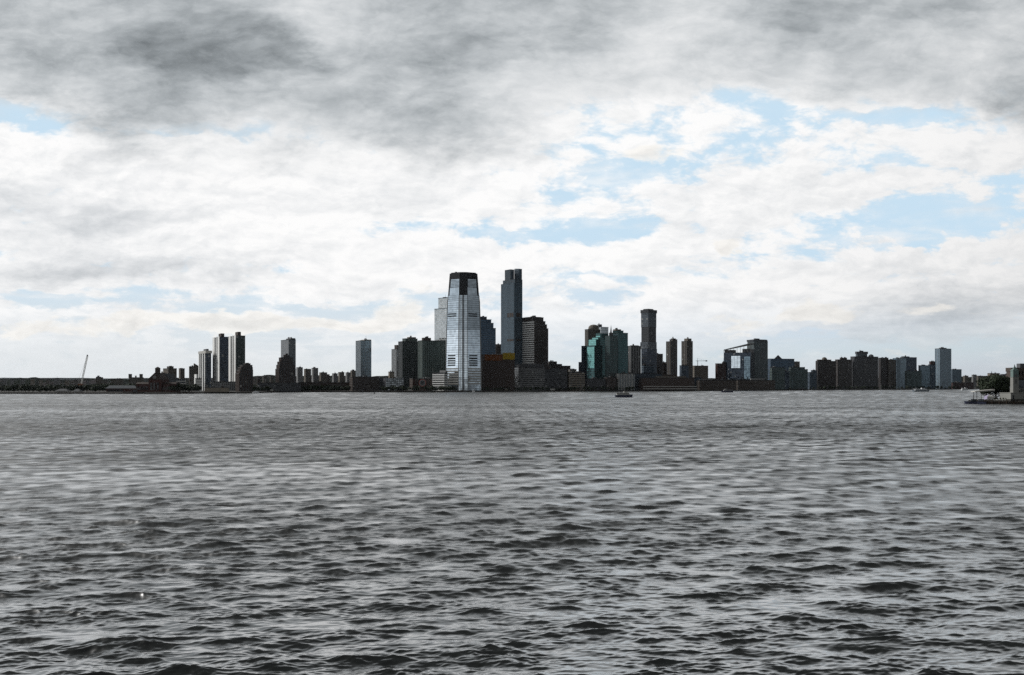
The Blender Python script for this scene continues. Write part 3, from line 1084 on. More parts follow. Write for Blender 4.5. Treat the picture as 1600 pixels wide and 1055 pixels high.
# ------------------------------------------------------------------ the silver skyscraper
def silver_tower():
    D = shore(723) + 30
    b = Building('office_tower', 'tallest silver glass skyscraper with tapering dark crown by the water', OFF, D, 723.5)
    k = D / FPX
    ch, fa = 6.6 * k, 20.6 * k
    fd, sd = fa * math.tan(R(33)), 2 * ch
    oct_ = [(-ch, 0), (ch, 0), (ch + fa, fd), (ch + fa, fd + sd), (ch, 2 * fd + sd), (-ch, 2 * fd + sd), (-ch - fa, fd + sd), (-ch - fa, fd)]
    cy = fd + sd / 2

    def ring(s):
        return [(x * s + b.o[0], (y - cy) * s + cy + b.o[1]) for x, y in oct_]
    z = lambda py: ZY(py, D) - GZ
    lv = [(611, 1.03), (590, 1.03), (515, 0.985), (470, 0.93), (461, 0.905)]
    for (ya, sa), (yb, sb) in zip(lv, lv[1:]):
        b.tier(ring(sa), z(ya) if ya != 611 else 0.0, z(yb), 'thin', 'g_silver', 'dkgrey', 'grey', pts1=ring(sb), parapet=0.2, faces=())
    ext = b.geo('crown', 'black')
    c0, c1 = 0.895, 0.80
    # crown: dark tapering cage
    ext.prism(b.loc(ring(c0)), z(461.5), z(426), b.loc(ring(c1)))
    b.geo('roof', 'black').prism(b.loc(ring(c1 * 0.9)), z(426), z(424.6))
    root = b.done()

    def facet(q, s0, s1, za, zb, f0, f1, proud, name, mat):
        """panel on facet q between heights za..zb and fractions f0..f1 of its width"""
        pa, pb = b.loc(ring(s0)), b.loc(ring(s1))
        g = Geo()
        def P(pp, f, d):
            a, c = pp[q], pp[(q + 1) % 8]
            L = math.hypot(c[0] - a[0], c[1] - a[1])
            n = ((c[1] - a[1]) / L, -(c[0] - a[0]) / L)
            return (a[0] + (c[0] - a[0]) * f + n[0] * d, a[1] + (c[1] - a[1]) * f + n[1] * d)
        g.prism([P(pa, f0, proud), P(pa, f1, proud), P(pa, f1, -1), P(pa, f0, -1)], za, zb,
                [P(pb, f0, proud), P(pb, f1, proud), P(pb, f1, -1), P(pb, f0, -1)])
        return put(name, g, mat, root)

    def sc(py):
        if py <= 461.5:
            return c0 + (c1 - c0) * (461.5 - py) / (461.5 - 426)
        for (ya, sa), (yb, sb) in zip(lv, lv[1:]):
            if yb <= py <= ya:
                return sa + (sb - sa) * (ya - py) / (ya - yb)
        return 1.03
    def pan(q, ya, yb, f0, f1, proud, name, mat):
        return facet(q, sc(ya), sc(yb), z(ya), z(yb), f0, f1, proud, name, mat)
    for q in (7, 1, 3, 5):
        left = q in (7, 3)
        f0, f1 = (0.14, 0.97) if left else (0.06, 0.84)
        pan(q, 461, 448.5, f0, f1, 0.3, 'crown_window', 'g_silver')
        for i in range(6):                                    # louvred upper window of the crown
            y = 447.5 - i * 2.1
            pan(q, y, y - 1.35, f0 + .04, f1, 0.3, 'crown_louver', 'g_silver')
        # machine floors: dark slots
        for y in (491.2, 494.6):
            pan(q, y, y - 2.0, 0.10, 0.78, 0.35, 'louver', 'black')
        for y in (556.5, 561.0, 564.5, 568.0, 571.5):
            pan(q, y, y - (1.9 if y != 561.0 else 2.2), 0.14, 0.74, 0.35, 'louver', 'black')
        # wide pale spandrels over the lower floors
        for i in range(7):
            y = 577.5 + i * 3.9
            pan(q, y, y - 2.3, 0.06, 0.97, 0.45, 'spandrel', 'pale')
        # edge piers
        for f in ((0.0, 0.035), (0.965, 1.0)):
            for (ya, sa), (yb, sb) in zip(lv, lv[1:]):
                pan(q, min(ya, 610.5), yb, f[0], f[1], 0.5, 'corner_pier', 'grey')
    for q in (0, 2, 4, 6):                                     # front bevel: dark slot and window columns
        for (ya, sa), (yb, sb) in zip(lv, lv[1:]):
            pan(q, min(ya, 610.5), yb, 0.44, 0.60, 0.4, 'corner_slot', 'g_dark')
            for f in (0.02, 0.20, 0.38, 0.66, 0.84):
                pan(q, min(ya, 610.5), yb, f, f + 0.045, 0.5, 'mullion', 'pale')
    g = Geo()
    g.bar((-12 * k, 20 * k, z(426)), (-12 * k, 20 * k, z(422.5)), 0.8)
    g.bar((-14 * k, 20 * k, z(423)), (-10.4 * k, 20 * k, z(423)), 0.9)
    put('aerial', g, 'steel', root)


silver_tower()


# ------------------------------------------------------------------ the ribbed tower right of it
def ribbed_tower():
    xs = (783, 803.5, 816)
    b = B('apartment_tower', 'very tall slender ribbed tower with notched crown right of the silver skyscraper', 'skyscraper', xs, 442, 190, 'ribbed', 'g_slate', 'dkgrey', 'bluegrey', t=52,
          up=[(786, 816, 438.2), (789, 803, 422.2), ], parapet=0.4, dome=True)
    q = fit(b.pts, 803.8, 815.3, b.D)
    Dq = sum(p[1] for p in q) / 4
    b.tier(q, ZY(438.5, Dq) - GZ, ZY(421, Dq) - GZ, 'ribbed', 'g_slate', 'dkgrey', 'bluegrey', parapet=0.3)
    root = b.done()
    lp = b.loc(b.pts)
    for a, c, fr in ((3, 0, [(.50, .62), (.66, .78), (.82, .94)]), (0, 1, [(.28, .5), (.55, .78)])):
        A, C = lp[a], lp[c]
        L = math.hypot(C[0] - A[0], C[1] - A[1])
        ex, ey = (C[0] - A[0]) / L, (C[1] - A[1]) / L
        for f0, f1 in fr:
            for ya, yb in ((495, 488.5), (533, 529.5)):
                g = Geo()
                p = lambda s, d: (A[0] + ex * s * L + ey * d, A[1] + ey * s * L - ex * d)
                g.prism([p(f0, .62), p(f1, .62), p(f1, -.2), p(f0, -.2)], ZY(ya, b.D) - GZ, ZY(yb, b.D) - GZ)
                put('louver', g, 'dkbrown', root)
    g = Geo()
    zt = ZY(421, b.D) - GZ
    g.bar((6, 14, zt), (6, 14, zt + 3.2), .7)
    g.bar((1, 14, zt + 2.6), (12, 14, zt + 2.6), .8)
    put('aerial', g, 'steel', root)


ribbed_tower()


def netted():
    b = B('netted_building', 'building under construction wrapped in orange and yellow netting', 'building site', (752, 757, 804), 554.5, 60, 'grid', 'dkbrown', 'brown', 'brown', t=72, parapet=0.4)
    root = b.done()
    lp = b.loc(b.pts)
    A, C = lp[0], lp[1]
    L = math.hypot(C[0] - A[0], C[1] - A[1])
    ex, ey = (C[0] - A[0]) / L, (C[1] - A[1]) / L
    for f0, f1, ya, yb, mt in ((.60, 1.0, 561, 551, 'yellow'), (.0, .58, 563, 554, 'orange')):
        g = Geo()
        n = 14
        for i in range(n):                              # sagging sheets between scaffold posts
            a, c = f0 + (f1 - f0) * i / n, f0 + (f1 - f0) * (i + .97) / n
            d = 1.0 + 0.3 * (i % 3)
            p = lambda s, d: (A[0] + ex * s * L + ey * d, A[1] + ey * s * L - ex * d)
            g.prism([p(a, d), p(c, d + .15), p(c, d - .25), p(a, d - .35)], ZY(ya, b.D) - GZ - random.uniform(0, 1.5), ZY(yb, b.D) - GZ + random.uniform(-.8, .5))
        put('netting', g, mt, root)


netted()
b = B('office_tower', 'office tower with shaded brown face and sunlit white window bands right of the ribbed tower', OFF, (814, 835.5, 856.5), 513, 160, 'grid', 'g_dark', 'dkbrown', t=50,
      up=[(815, 854.5, 508), (815.5, 852, 503), (816, 849, 497), (820, 846, 495.8, 'plain', 'dkbrown')])
lp = b.loc(b.pts)
C, A = lp[0], lp[3]
L = math.hypot(C[0] - A[0], C[1] - A[1])
ex, ey = (C[0] - A[0]) / L, (C[1] - A[1]) / L
root = b.done()
for i in range(21):  # sunlit side painted: white bands on the left face only, brown body as shade
    y = 571 - i * 3.35
    g = Geo()
    p = lambda s, d: (A[0] + ex * s * L + ey * d, A[1] + ey * s * L - ex * d)
    g.prism([p(.1, .8), p(.97, .8), p(.97, -.2), p(.1, -.2)], ZY(y, b.D) - GZ, ZY(y - 1.7, b.D) - GZ)
    put('sunlit_band', g, 'white', root)
# --- old warehouses on the quay
B('warehouse_block', 'long dark stone warehouse in front of the ribbed tower', 'warehouse', (804, 810, 852), 574.5, 35, 'banded', 'g_dark', 'grey', 'dkgrey', t=76, up=[(806, 850, 569.5, 'plain', 'dkgrey')]).done()
B('warehouse_block', 'middle warehouse with a dark square end, right of the ribbed tower', 'warehouse', (846, 852, 886), 576.5, 30, 'banded', 'g_dark', 'dkgrey', t=76).done()
B('warehouse_block', 'tan end warehouse left of the teal glass tower', 'warehouse', (884, 889, 913.5), 582, 28, 'banded', 'g_dark', 'beige', 'beige', t=76).done()
B('apartment_block', 'low dark stepped block over the roof of the middle warehouse', APT, (853, 857, 891), 572, 330, 'grid', 'g_dark', 'dkbrown', t=72, up=[(855, 878, 569.5), (857, 870, 565.5)]).done()
B('apartment_block', 'flat grey block peeping over the tan end warehouse', APT, (888, 891, 900.5), 577.5, 200, 'grid', 'g_dark', 'tan', t=72).done()


# ------------------------------------------------------------------ teal glass group
def teal_group():
    D = shore(930) + 60
    b = Building('glass_tower', 'stepped teal glass tower with one bright reflecting left face', OFF, D, 930)
    def blk(xl, xc, xr, top, dd, t, gl, bot=None):
        q = footprint(xl, xc, xr, D + dd, t)
        z1 = ZY(top, D + dd) - GZ
        b.tier(q, 0.0 if bot is None else ZY(bot, D + dd) - GZ, z1, 'curtain', gl, 'dkgrey', 'dkgrey', parapet=0.4, faces=())
        return q, z1
    blk(904, 908, 922, 566, 26, 62, 'g_navy')
    blk(908.5, 912, 930, 540.7, 22, 62, 'g_navy')
    q, z1 = blk(917, 929, 946, 540, 0, 48, 'g_teal')
    blk(919.5, 931.5, 946, 530.5, 8, 48, 'g_teal')
    blk(925, 935, 948.5, 527, 15, 48, 'g_teal')
    blk(931, 938, 950.5, 521, 23, 48, 'g_teal')
    root = b.done()
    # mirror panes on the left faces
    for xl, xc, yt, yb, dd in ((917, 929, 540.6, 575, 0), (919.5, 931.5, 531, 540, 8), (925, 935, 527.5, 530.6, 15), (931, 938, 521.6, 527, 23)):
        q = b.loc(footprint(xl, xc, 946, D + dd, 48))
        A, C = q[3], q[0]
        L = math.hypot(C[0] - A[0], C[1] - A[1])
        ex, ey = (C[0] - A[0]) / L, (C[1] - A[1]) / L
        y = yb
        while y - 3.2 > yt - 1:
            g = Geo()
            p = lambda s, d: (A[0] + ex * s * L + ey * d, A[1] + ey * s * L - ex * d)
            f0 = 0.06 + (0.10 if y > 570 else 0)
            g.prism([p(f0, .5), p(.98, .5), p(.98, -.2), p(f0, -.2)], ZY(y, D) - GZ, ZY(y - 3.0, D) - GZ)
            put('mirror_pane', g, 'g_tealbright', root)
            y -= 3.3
    # needle
    b2 = B('glass_tower', 'slim teal tower with a needle spire and pale window grid', OFF, (945.5, 953, 965), 525, 40, 'grid', 'g_teal', 'greengrey', 'dkgrey', t=50)
    r2 = b2.done()
    cx = sum(p[0] for p in b2.loc(b2.pts)) / 4
    cy = sum(p[1] for p in b2.loc(b2.pts)) / 4
    g = Geo()
    k = b2.D / FPX
    g.box(cx - 3.4 * k, cx + 2 * k, cy - 4, cy + 4, b2.z1 - 2, ZY(519.5, b2.D) - GZ)
    g.cone([(cx - 2.0 * k, cy - 2), (cx + .6 * k, cy - 2), (cx + .6 * k, cy + 2), (cx - 2.0 * k, cy + 2)], ZY(519.5, b2.D) - GZ, (cx - .4 * k, cy, ZY(507, b2.D) - GZ))
    put('spire', g, 'dkgrey', r2)


teal_group()
b = B('apartment_tower', 'tan tower with a rounded top behind the stepped teal glass', APT, (914, 919, 938), 515, 300, 'ribbed', 'g_dark', 'tan', 'tan', t=62, dome=True)
q = fit(b.pts, 919, 936, b.D)
lp = b.loc(q)
cx, cy = sum(p[0] for p in lp) / 4, sum(p[1] for p in lp) / 4
k = b.D / FPX
root = b.done()
g = Geo()
g.lathe([(8.4 * k, b.z1 - 1), (8.4 * k, b.z1 + 3 * k), (7.2 * k, b.z1 + 5.6 * k), (4.6 * k, b.z1 + 7.6 * k), (0.8 * k, b.z1 + 8.3 * k)], 14, cx, cy)
put('rounded_top', g, 'tan', root)
B('apartment_tower', 'pale grey tower top with a dark penthouse over the teal glass', APT, (934, 939, 950.5), 511.5, 330, 'curtain', 'g_pale', 'grey', t=60, up=[(933.5, 940.5, 507, 'plain', 'dkgrey')]).done()
B('glass_tower', 'blue-green glass tower with a tan rooftop right of the needle', OFF, (957, 966, 981), 520.5, 70, 'curtain', 'g_teal', 'bluegrey', t=54,
  up=[(957.5, 974, 517.5), (958, 970.5, 514.8, 'plain', 'tan')]).done()
B('low_building', 'glazed low block with a fine window grid right of the needle tower', 'low building', (962, 966, 991), 584, 22, 'grid', 'g_grey', 'bluegrey', 'pale', t=76).done()
B('low_building', 'brown stone podium below the needle tower', 'low building', (944, 948, 963), 590, 20, 'grid', 'g_dark', 'brown', t=76).done()
B('low_building', 'dark wide podium under the mirror-faced teal tower', 'low building', (913, 918, 946), 592, 25, 'grid', 'g_dark', 'dkgrey', t=76).done()
B('apartment_tower', 'brown tower with tall grey columns left of the stacked-box skyscraper', APT, (981, 986, 1001), 541, 160, 'fins', 'g_dark', 'brown', 'grey', t=66, up=[(984, 998, 539.8, 'plain', 'brown')]).done()


# ------------------------------------------------------------------ the stacked-box skyscraper
def stacked():
    D = shore(1013) + 190
    b = Building('apartment_tower', 'dark skyscraper of stacked shifted boxes with a flared cap', 'skyscraper', D, 1013)
    rows = [(1002, 1011, 1026.5, None, 545), (1000.5, 1012, 1026, 545, 534.5), (1002.2, 1013.5, 1025.2, 534.5, 511), (1001.7, 1013, 1025.5, 511, 488.8), (1000.8, 1013, 1026.6, 488.8, 484)]
    for i, (xl, xc, xr, yb, yt) in enumerate(rows):
        q = footprint(xl, xc, xr, D + (2 if i % 2 else 0), 47)
        b.tier(q, 0.0 if yb is None else ZY(yb, D) - GZ, ZY(yt, D) - GZ, 'curtain', ['g_navy', 'g_grey', 'g_dark', 'g_grey', 'g_dark'][i], 'dkgrey', 'dkgrey', parapet=0.2)
    q = footprint(1005, 1013, 1021, D + 10, 47)
    b.geo('penthouse', 'dkgrey').prism(b.loc(q), ZY(484, D) - GZ - .5, ZY(482, D) - GZ)
    b.done()


stacked()
B('low_building', 'blue banded offices at the foot of the stacked-box skyscraper', 'low building', (990, 996, 1033), 584, 60, 'banded', 'g_navy', 'bluegrey', t=74, up=[(1003, 1022, 571)]).done()
B('apartment_block', 'brown mid-height block on the right shoulder of the stacked-box skyscraper', APT, (1024, 1027, 1035.5), 553.5, 230, 'ribbed', 'g_dark', 'dkbrown', t=68).done()
B('apartment_block', 'low brown block before the first of two slim brown towers', APT, (1034, 1036, 1041.5), 566.5, 260, 'grid', 'g_dark', 'brown', t=68).done()
B('apartment_tower', 'slim brown striped tower, left one of two, with a stepped left shoulder', APT, (1041, 1047.5, 1058), 534, 230, 'fins', 'g_dark', 'tan', 'tan', t=56, up=[(1046.5, 1058, 531), (1048, 1056, 529, 'plain', 'tan')]).done()
B('apartment_tower', 'slim brown striped tower, right one of two, left of the tower crane', APT, (1065, 1073, 1082.2), 533.5, 240, 'fins', 'g_dark', 'tan', 'tan', t=56, up=[(1069, 1080.5, 529.2, 'plain', 'tan')]).done()
B('low_building', 'blue low banded building at the foot of the right slim tower', 'low building', (1062.5, 1065, 1076), 571.5, 120, 'banded', 'g_navy', 'bluegrey', t=70).done()
B('concrete_block', 'plain grey-brown block with a tower crane on its roof', 'building site', (1081, 1085, 1106.3), 572, 260, 'bigbands', 'tan', 'tan', t=70).done()
b = B('pier_terminal', 'long red-brown pier building with a pale stripe above the water', 'terminal', (998, 1003, 1085), 591, 15, 'banded', 'brown', 'brown', 'brown', t=78, up=[(1024, 1072, 588, 'plain', 'tan')])
lp = b.loc(b.pts)
root = b.done()
A, C = lp[0], lp[1]
L = math.hypot(C[0] - A[0], C[1] - A[1])
ex, ey = (C[0] - A[0]) / L, (C[1] - A[1]) / L
for y in (604.6, 608.2):
    g = Geo()
    p = lambda s, d: (A[0] + ex * s * L + ey * d, A[1] + ey * s * L - ex * d)
    g.prism([p(.02, 3), p(1.04, 3), p(1.04, .1), p(.02, .1)], ZY(y, b.D) - GZ, ZY(y - 1.1, b.D) - GZ)
    put('balcony', g, 'pale', root)
B('low_building', 'dark blue banded low building right of the pier building', 'low building', (1072, 1076, 1096), 590.5, 70, 'banded', 'g_navy', 'bluegrey', t=74).done()
# --- the angular glass block
B('apartment_block', 'red-brown block at the left edge of the angular glass block', APT, (1118, 1121, 1134), 568.5, 190, 'ribbed', 'g_dark', 'red', t=70, up=[(1128, 1134, 566, 'plain', 'dkbrown')]).done()


def angular():
    D = shore(1150) + 120
    b = Building('office_block', 'angular glass office block with a sloping open roof and mirror windows', 'office block', D, 1150)
    q = footprint(1131, 1173, 1179, D, 22)
    b.tier(q, 0.0, ZY(551, D) - GZ, 'curtain', 'g_navy', 'bluegrey', 'dkgrey', parapet=0.3)
    lp = b.loc(q)
    zz = lambda y: ZY(y, D) - GZ
    # open sloping top: end walls, beam and leaning roof slab
    q2 = b.loc(footprint(1132, 1147, 1150, D + 14, 22))
    b.one('roof_wall', 'dkgrey').prism(q2, zz(551) + .2, zz(546.5))
    q3 = b.loc(footprint(1160, 1173, 1178, D + 1, 22))
    b.one('roof_wall', 'dkgrey').prism(q3, zz(551) + .2, zz(545))
    top = lambda f: zz(544 - 9.5 * f)
    g = b.geo('sloping_roof', 'grey')
    A, C, Bk, Lf = lp
    n = [(A[0], A[1]), (C[0], C[1]), (Bk[0], Bk[1]), (Lf[0], Lf[1])]
    hs = [536.0, 535.0, 543.0, 545.8]
    g.hexa([(*n[i], zz(hs[i]) - 2.6) for i in range(4)] + [(*n[i], zz(hs[i])) for i in range(4)])
    for i in range(9):
        f = i / 8
        x, y = Lf[0] + (A[0] - Lf[0]) * f, Lf[1] + (A[1] - Lf[1]) * f
        b.geo('roof_posts', 'pale', True).bar((x, y + 1, zz(551)), (x, y + 1, zz(545.6 - 9 * f) - 1), .7)
    root = b.done()
    A, C = Lf, A
    L = math.hypot(C[0] - A[0], C[1] - A[1])
    ex, ey = (C[0] - A[0]) / L, (C[1] - A[1]) / L
    for f0, f1, ya, yb, mt, nm in ((.28, .62, 575, 557, 'g_silver', 'mirror_window'), (.76, .98, 592, 557, 'g_steel', 'mirror_window')):
        y = ya
        while y > yb + 1:
            for j in range(3):
                a, c = f0 + (f1 - f0) * j / 3, f0 + (f1 - f0) * (j + .93) / 3
                g = Geo()
                p = lambda s, d: (A[0] + ex * s * L + ey * d, A[1] + ey * s * L - ex * d)
                g.prism([p(a, .6), p(c, .6), p(c, -.2), p(a, -.2)], zz(y), zz(y - 2.9))
                put(nm, g, mt, root)
            y -= 3.2


angular()
B('office_tower', 'dark ribbed tower with an overhanging flat roof joined to the angular block', OFF, (1168, 1178, 1199.5), 533.5, 150, 'ribbed', 'g_grey', 'dkgrey', 'greengrey', t=60,
  up=[(1167, 1199, 532), (1172, 1198, 530.8, 'plain', 'dkgrey')]).done()
B('waterside_flats', 'long low brown row of flats on the pier below the angular block', APT, (1088, 1093, 1150), 594.5, 18, 'grid', 'g_dark', 'tan', 'brown', t=80, up=[(1092, 1112, 592.8, 'plain', 'grey'), ('roof', 1120, 1146, 593, 'plain', 'roof')]).done()
B('waterside_flats', 'right half of the brown pier flats, with a raised flat roof', APT, (1149, 1153, 1211), 594.5, 24, 'grid', 'g_dark', 'tan', 'brown', t=80, up=[(1172, 1195, 591.3, 'plain', 'grey'), ('roof', 1152, 1166, 593, 'plain', 'roof')]).done()
# --- blue offices with the little pyramid
b = B('office_block', 'blue glass office block with a small pyramid roof', 'office block', (1199, 1204, 1241), 561, 160, 'curtain', 'g_blue', 'dkgrey', t=70, dome=True)
q = fit(b.pts, 1209, 1222.5, b.D)
b.geo('pyramid_roof', 'slate').cone(b.loc(q), b.z1 + .5, (*b.loc([(sum(p[0] for p in q) / 4, sum(p[1] for p in q) / 4)])[0], ZY(554.3, b.D) - GZ))
b.done()
B('office_block', 'brown gridded block behind the right end of the pyramid offices', 'office block', (1238, 1240, 1249.5), 565.5, 240, 'grid', 'g_dark', 'tan', t=72).done()
B('office_block', 'green-grey banded offices below the pyramid, left wing', 'office block', (1203, 1206, 1226), 574.5, 40, 'banded', 'g_sea', 'greengrey', t=76).done()
B('office_block', 'dark blue glass link between two green-grey banded wings', 'office block', (1224, 1226, 1234), 580, 55, 'curtain', 'g_navy', 'bluegrey', t=76).done()
B('office_block', 'green-grey banded offices with stepped right end, right wing', 'office block', (1232, 1235, 1262), 577.5, 40, 'banded', 'g_sea', 'greengrey', t=76, up=[(1233, 1257.5, 574.3)]).done()
B('office_block', 'small banded block in the gap left of the brown domed tower', 'office block', (1262, 1265, 1276), 582, 120, 'banded', 'g_navy', 'bluegrey', t=74, up=[(1267, 1276, 579)]).done()
# --- the brown row on the right
b = B('apartment_tower', 'brown ribbed tower with a little round dome, left end of the tall brown row', APT, (1274.5, 1278, 1306), 564.5, 120, 'ribbed', 'g_dark', 'dkbrown', 'dkbrown', t=72, up=[(1276, 1299, 562, 'plain', 'dkbrown')])
k = b.D / FPX
root = b.done()
g = Geo()
cx, cy = b.loc([(PX(1288, b.D + 12), b.D + 12)])[0]
g.lathe([(3.8 * k, ZY(562.5, b.D) - GZ), (3.8 * k, ZY(560.5, b.D) - GZ), (2.8 * k, ZY(558.8, b.D) - GZ), (.5 * k, ZY(558, b.D) - GZ)], 12, cx, cy)
put('dome', g, 'tan', root)
B('apartment_tower', 'grey-brown tower with a raised centre, second in the tall brown row', APT, (1305, 1309, 1331), 562.2, 140, 'ribbed', 'g_dark', 'grey', 'dkbrown', t=72, up=[(1312, 1323.5, 559, 'plain', 'dkbrown')]).done()
b = B('apartment_tower', 'widest tower of the brown row with a flat overhanging cap', APT, (1329, 1335, 1372), 557.5, 110, 'ribbed', 'g_dark', 'grey', 'dkgrey', t=70,
      up=[(1337, 1355, 553, 'curtain', 'g_grey', 'greengrey'), (1336, 1356.3, 549.6, 'plain', 'dkgrey')])
k = b.D / FPX
cx, cy = b.loc([(PX(1361, b.D + 14), b.D + 14)])[0]
root = b.done()
g = Geo()
g.lathe([(4 * k, b.z1 - .5), (4 * k, b.z1 + 1.5 * k), (2.4 * k, b.z1 + 3.4 * k), (.5 * k, b.z1 + 4 * k)], 12, cx, cy)
put('dome', g, 'dkgrey', root)
B('apartment_tower', 'dark brown tower right of the capped tower in the brown row', APT, (1372.5, 1376, 1388), 559.5, 150, 'ribbed', 'g_dark', 'dkgrey', 'dkbrown', t=70).done()
B('apartment_tower', 'narrow tower with pale vertical stripes left of the curved blue glass', APT, (1386, 1389, 1400), 562.3, 130, 'fins', 'g_dark', 'tan', 'tan', t=68).done()
B('glass_tower', 'blue-grey glass tower with a slanted corner near the right end of the row', OFF, (1395, 1407, 1416), 560, 110, 'curtain', 'g_steel', 'bluegrey', t=48).done()
B('glass_tower', 'dark navy glass block behind the slant-cornered blue-grey tower', OFF, (1406, 1413, 1432.3), 558.6, 180, 'curtain', 'g_navy', 'bluegrey', t=64, up=[(1408, 1421, 557, 'plain', 'dkgrey')]).done()
B('office_block', 'low teal-grey office block in front of the navy glass block', 'office block', (1414, 1417, 1440), 580, 60, 'curtain', 'g_sea', 'greengrey', t=76).done()
B('office_block', 'square blue-grey block left of the far glass tower', 'office block', (1435, 1438, 1453), 571.3, 150, 'curtain', 'g_steel', 'dkgrey', t=74).done()
B('office_block', 'narrow block with a red-brown top touching the far glass tower', 'office block', (1451, 1453.5, 1462), 570, 110, 'curtain', 'g_navy', 'bluegrey', t=72, up=[(1452, 1461.5, 565.2, 'grid', 'g_dark', 'red')]).done()
B('glass_tower', 'tall glass tower with a pale left side, last tower before the pier', OFF, (1461, 1468.5, 1486.2), 545, 90, 'fins', 'g_steel', 'bluegrey', 'rib', t=60, up=[(1467, 1479, 543.6, 'plain', 'dkgrey')]).done()
B('office_block', 'pale blue-grey low block right of the last glass tower', 'office block', (1485, 1488, 1502.3), 577.5, 160, 'grid', 'g_steel', 'bluegrey', t=74).done()
B('low_building', 'red-brown low sheds on the far shore right of the last glass tower', 'low building', (1484, 1489, 1521), 598, 50, 'banded', 'g_dark', 'red', t=80).done()
for i, (a, c, y, lab) in enumerate([(1506, 1513, 587.5, 'small pale house row on the ridge right of the last tower'), (1519, 1526, 586, 'small flat-topped block on the ridge left of the pier trees'),
                                    (1527, 1536, 587.5, 'low long block on the ridge touching the pier trees')]):
    B('apartment_block', lab, APT, (a, a + 1.5, c), y, 900 + 80 * i, 'grid', 'g_dark', 'tan' if i != 1 else 'grey', t=74).done()
b = B('domed_hall', 'pale hall with a thin spike rising above the pier trees', 'hall', (1543, 1547, 1562), 583.5, 300, 'grid', 'g_dark', 'beige', t=74)
k = b.D / FPX
root = b.done()
g = Geo()
g.lathe([(.9 * k, b.z1), (.5 * k, b.z1 + 1.5 * k), (.12 * k, b.z1 + 4 * k)], 8, 4 * k, 8)
put('spike', g, 'dkgrey', root)
B('apartment_block', 'dark low block over the trees left of the clock tower', APT, (1563, 1566, 1582), 585, 420, 'grid', 'g_dark', 'dkgrey', t=74).done()
# --- a scatter of town on the left ridge
r = random.Random(21)
for i, (px, w, y) in enumerate([(6, 5, 593), (18, 6, 594), (34, 5, 593.2), (50, 6, 592.6), (62, 4, 594), (74, 6, 593.4), (88, 9, 591.8), (104, 6, 594.2), (118, 6, 594.5), (136, 5, 594), (164, 5, 594.5),
                                (227, 5, 592), (404, 6, 588.5), (414, 7, 587.5), (424, 5, 588.5), (512, 6, 585.5), (1110, 6, 592.5)]):
    B('ridge_house', 'tiny block among trees on the long low ridge', 'house', (px - w / 2, px - w / 2 + 1, px + w / 2), y, 1500 + r.uniform(0, 500), 'grid', 'g_dark', r.choice(['tan', 'beige', 'brown', 'grey']), t=70,
      group='tiny blocks along the far ridge').done()


# ------------------------------------------------------------------ haze
def haze():
    g = Geo()
    g.box(-26500, 26500, -9500, 18000, -3.0, 330.0)
    o = put('haze', g, 'steel')
    o.data.materials.clear()
    m = bpy.data.materials.new('haze')
    m.use_nodes = True
    nt = m.node_tree
    nt.nodes.clear()
    out = nt.nodes.new('ShaderNodeOutputMaterial')
    v = nt.nodes.new('ShaderNodeVolumePrincipled')
    v.inputs['Color'].default_value = (0.80, 0.88, 1.0, 1)
    v.inputs['Density'].default_value = 0.55e-5
    v.inputs['Anisotropy'].default_value = 0.3
    nt.links.new(v.outputs[0], out.inputs['Volume'])
    o.data.materials.append(m)
    o['kind'] = 'stuff'
    o.display_type = 'BOUNDS'


USE_HAZE = True
if USE_HAZE:
    haze()


# ------------------------------------------------------------------ trees
def make_tree_mesh(seed, h, rad, trunk_h, n=420, leaf=0.9, squash=1.0):
    r = random.Random(seed)
    t = Geo()
    t.lathe([(0.035 * h, 0), (0.024 * h, trunk_h * 0.6), (0.016 * h, h * 0.62)], 7)
    for i in range(6):
        a = i * 1.05 + r.uniform(-.3, .3)
        z = trunk_h * r.uniform(.8, 1.5)
        t.bar((0, 0, z), (math.cos(a) * rad * .6, math.sin(a) * rad * .6, z + h * r.uniform(.15, .3)), 0.012 * h)
    c = Geo()
    lobes = []
    for i in range(11):
        a, e = r.uniform(0, 6.283), r.uniform(-.5, 1.0)
        d = rad * r.uniform(.25, .62)
        lobes.append((math.cos(a) * d, math.sin(a) * d, trunk_h + (h - trunk_h) * (.45 + .33 * e), rad * r.uniform(.36, .58)))
    lobes.append((0, 0, trunk_h + (h - trunk_h) * .72, rad * .5))
    for i in range(n):
        lx, ly, lz, lr = r.choice(lobes)
        while True:
            d = Vector((r.uniform(-1, 1), r.uniform(-1, 1), r.uniform(-1, 1)))
            if 0.1 < d.length < 1:
                break
        d.normalize()
        p = Vector((lx, ly, lz)) + Vector((d.x, d.y, d.z * .85 * squash)) * lr * r.uniform(.72, 1.06)
        nrm = (d + Vector((r.uniform(-.7, .7), r.uniform(-.7, .7), r.uniform(-.7, .7)))).normalized()
        u = nrm.orthogonal().normalized()
        u.rotate(Matrix.Rotation(r.uniform(0, 6.28), 3, nrm))
        v = nrm.cross(u)
        s = leaf * r.uniform(.6, 1.4)
        k = len(c.v)
        c.v += [tuple(p + u * s), tuple(p + v * s * .8 + nrm * .1 * s), tuple(p - u * s * .9), tuple(p - v * s * .75)]
        c.f.append((k, k + 1, k + 2, k + 3))
    return t.mesh('trunk'), c.mesh('crown')


TREES = [make_tree_mesh(30 + i, 10, 4.2 + .4 * i, 1.0, 620, .85) for i in range(5)]
for a, c in TREES:
    a.materials.append(M['bark'])
    c.materials.append(M['leaf'])


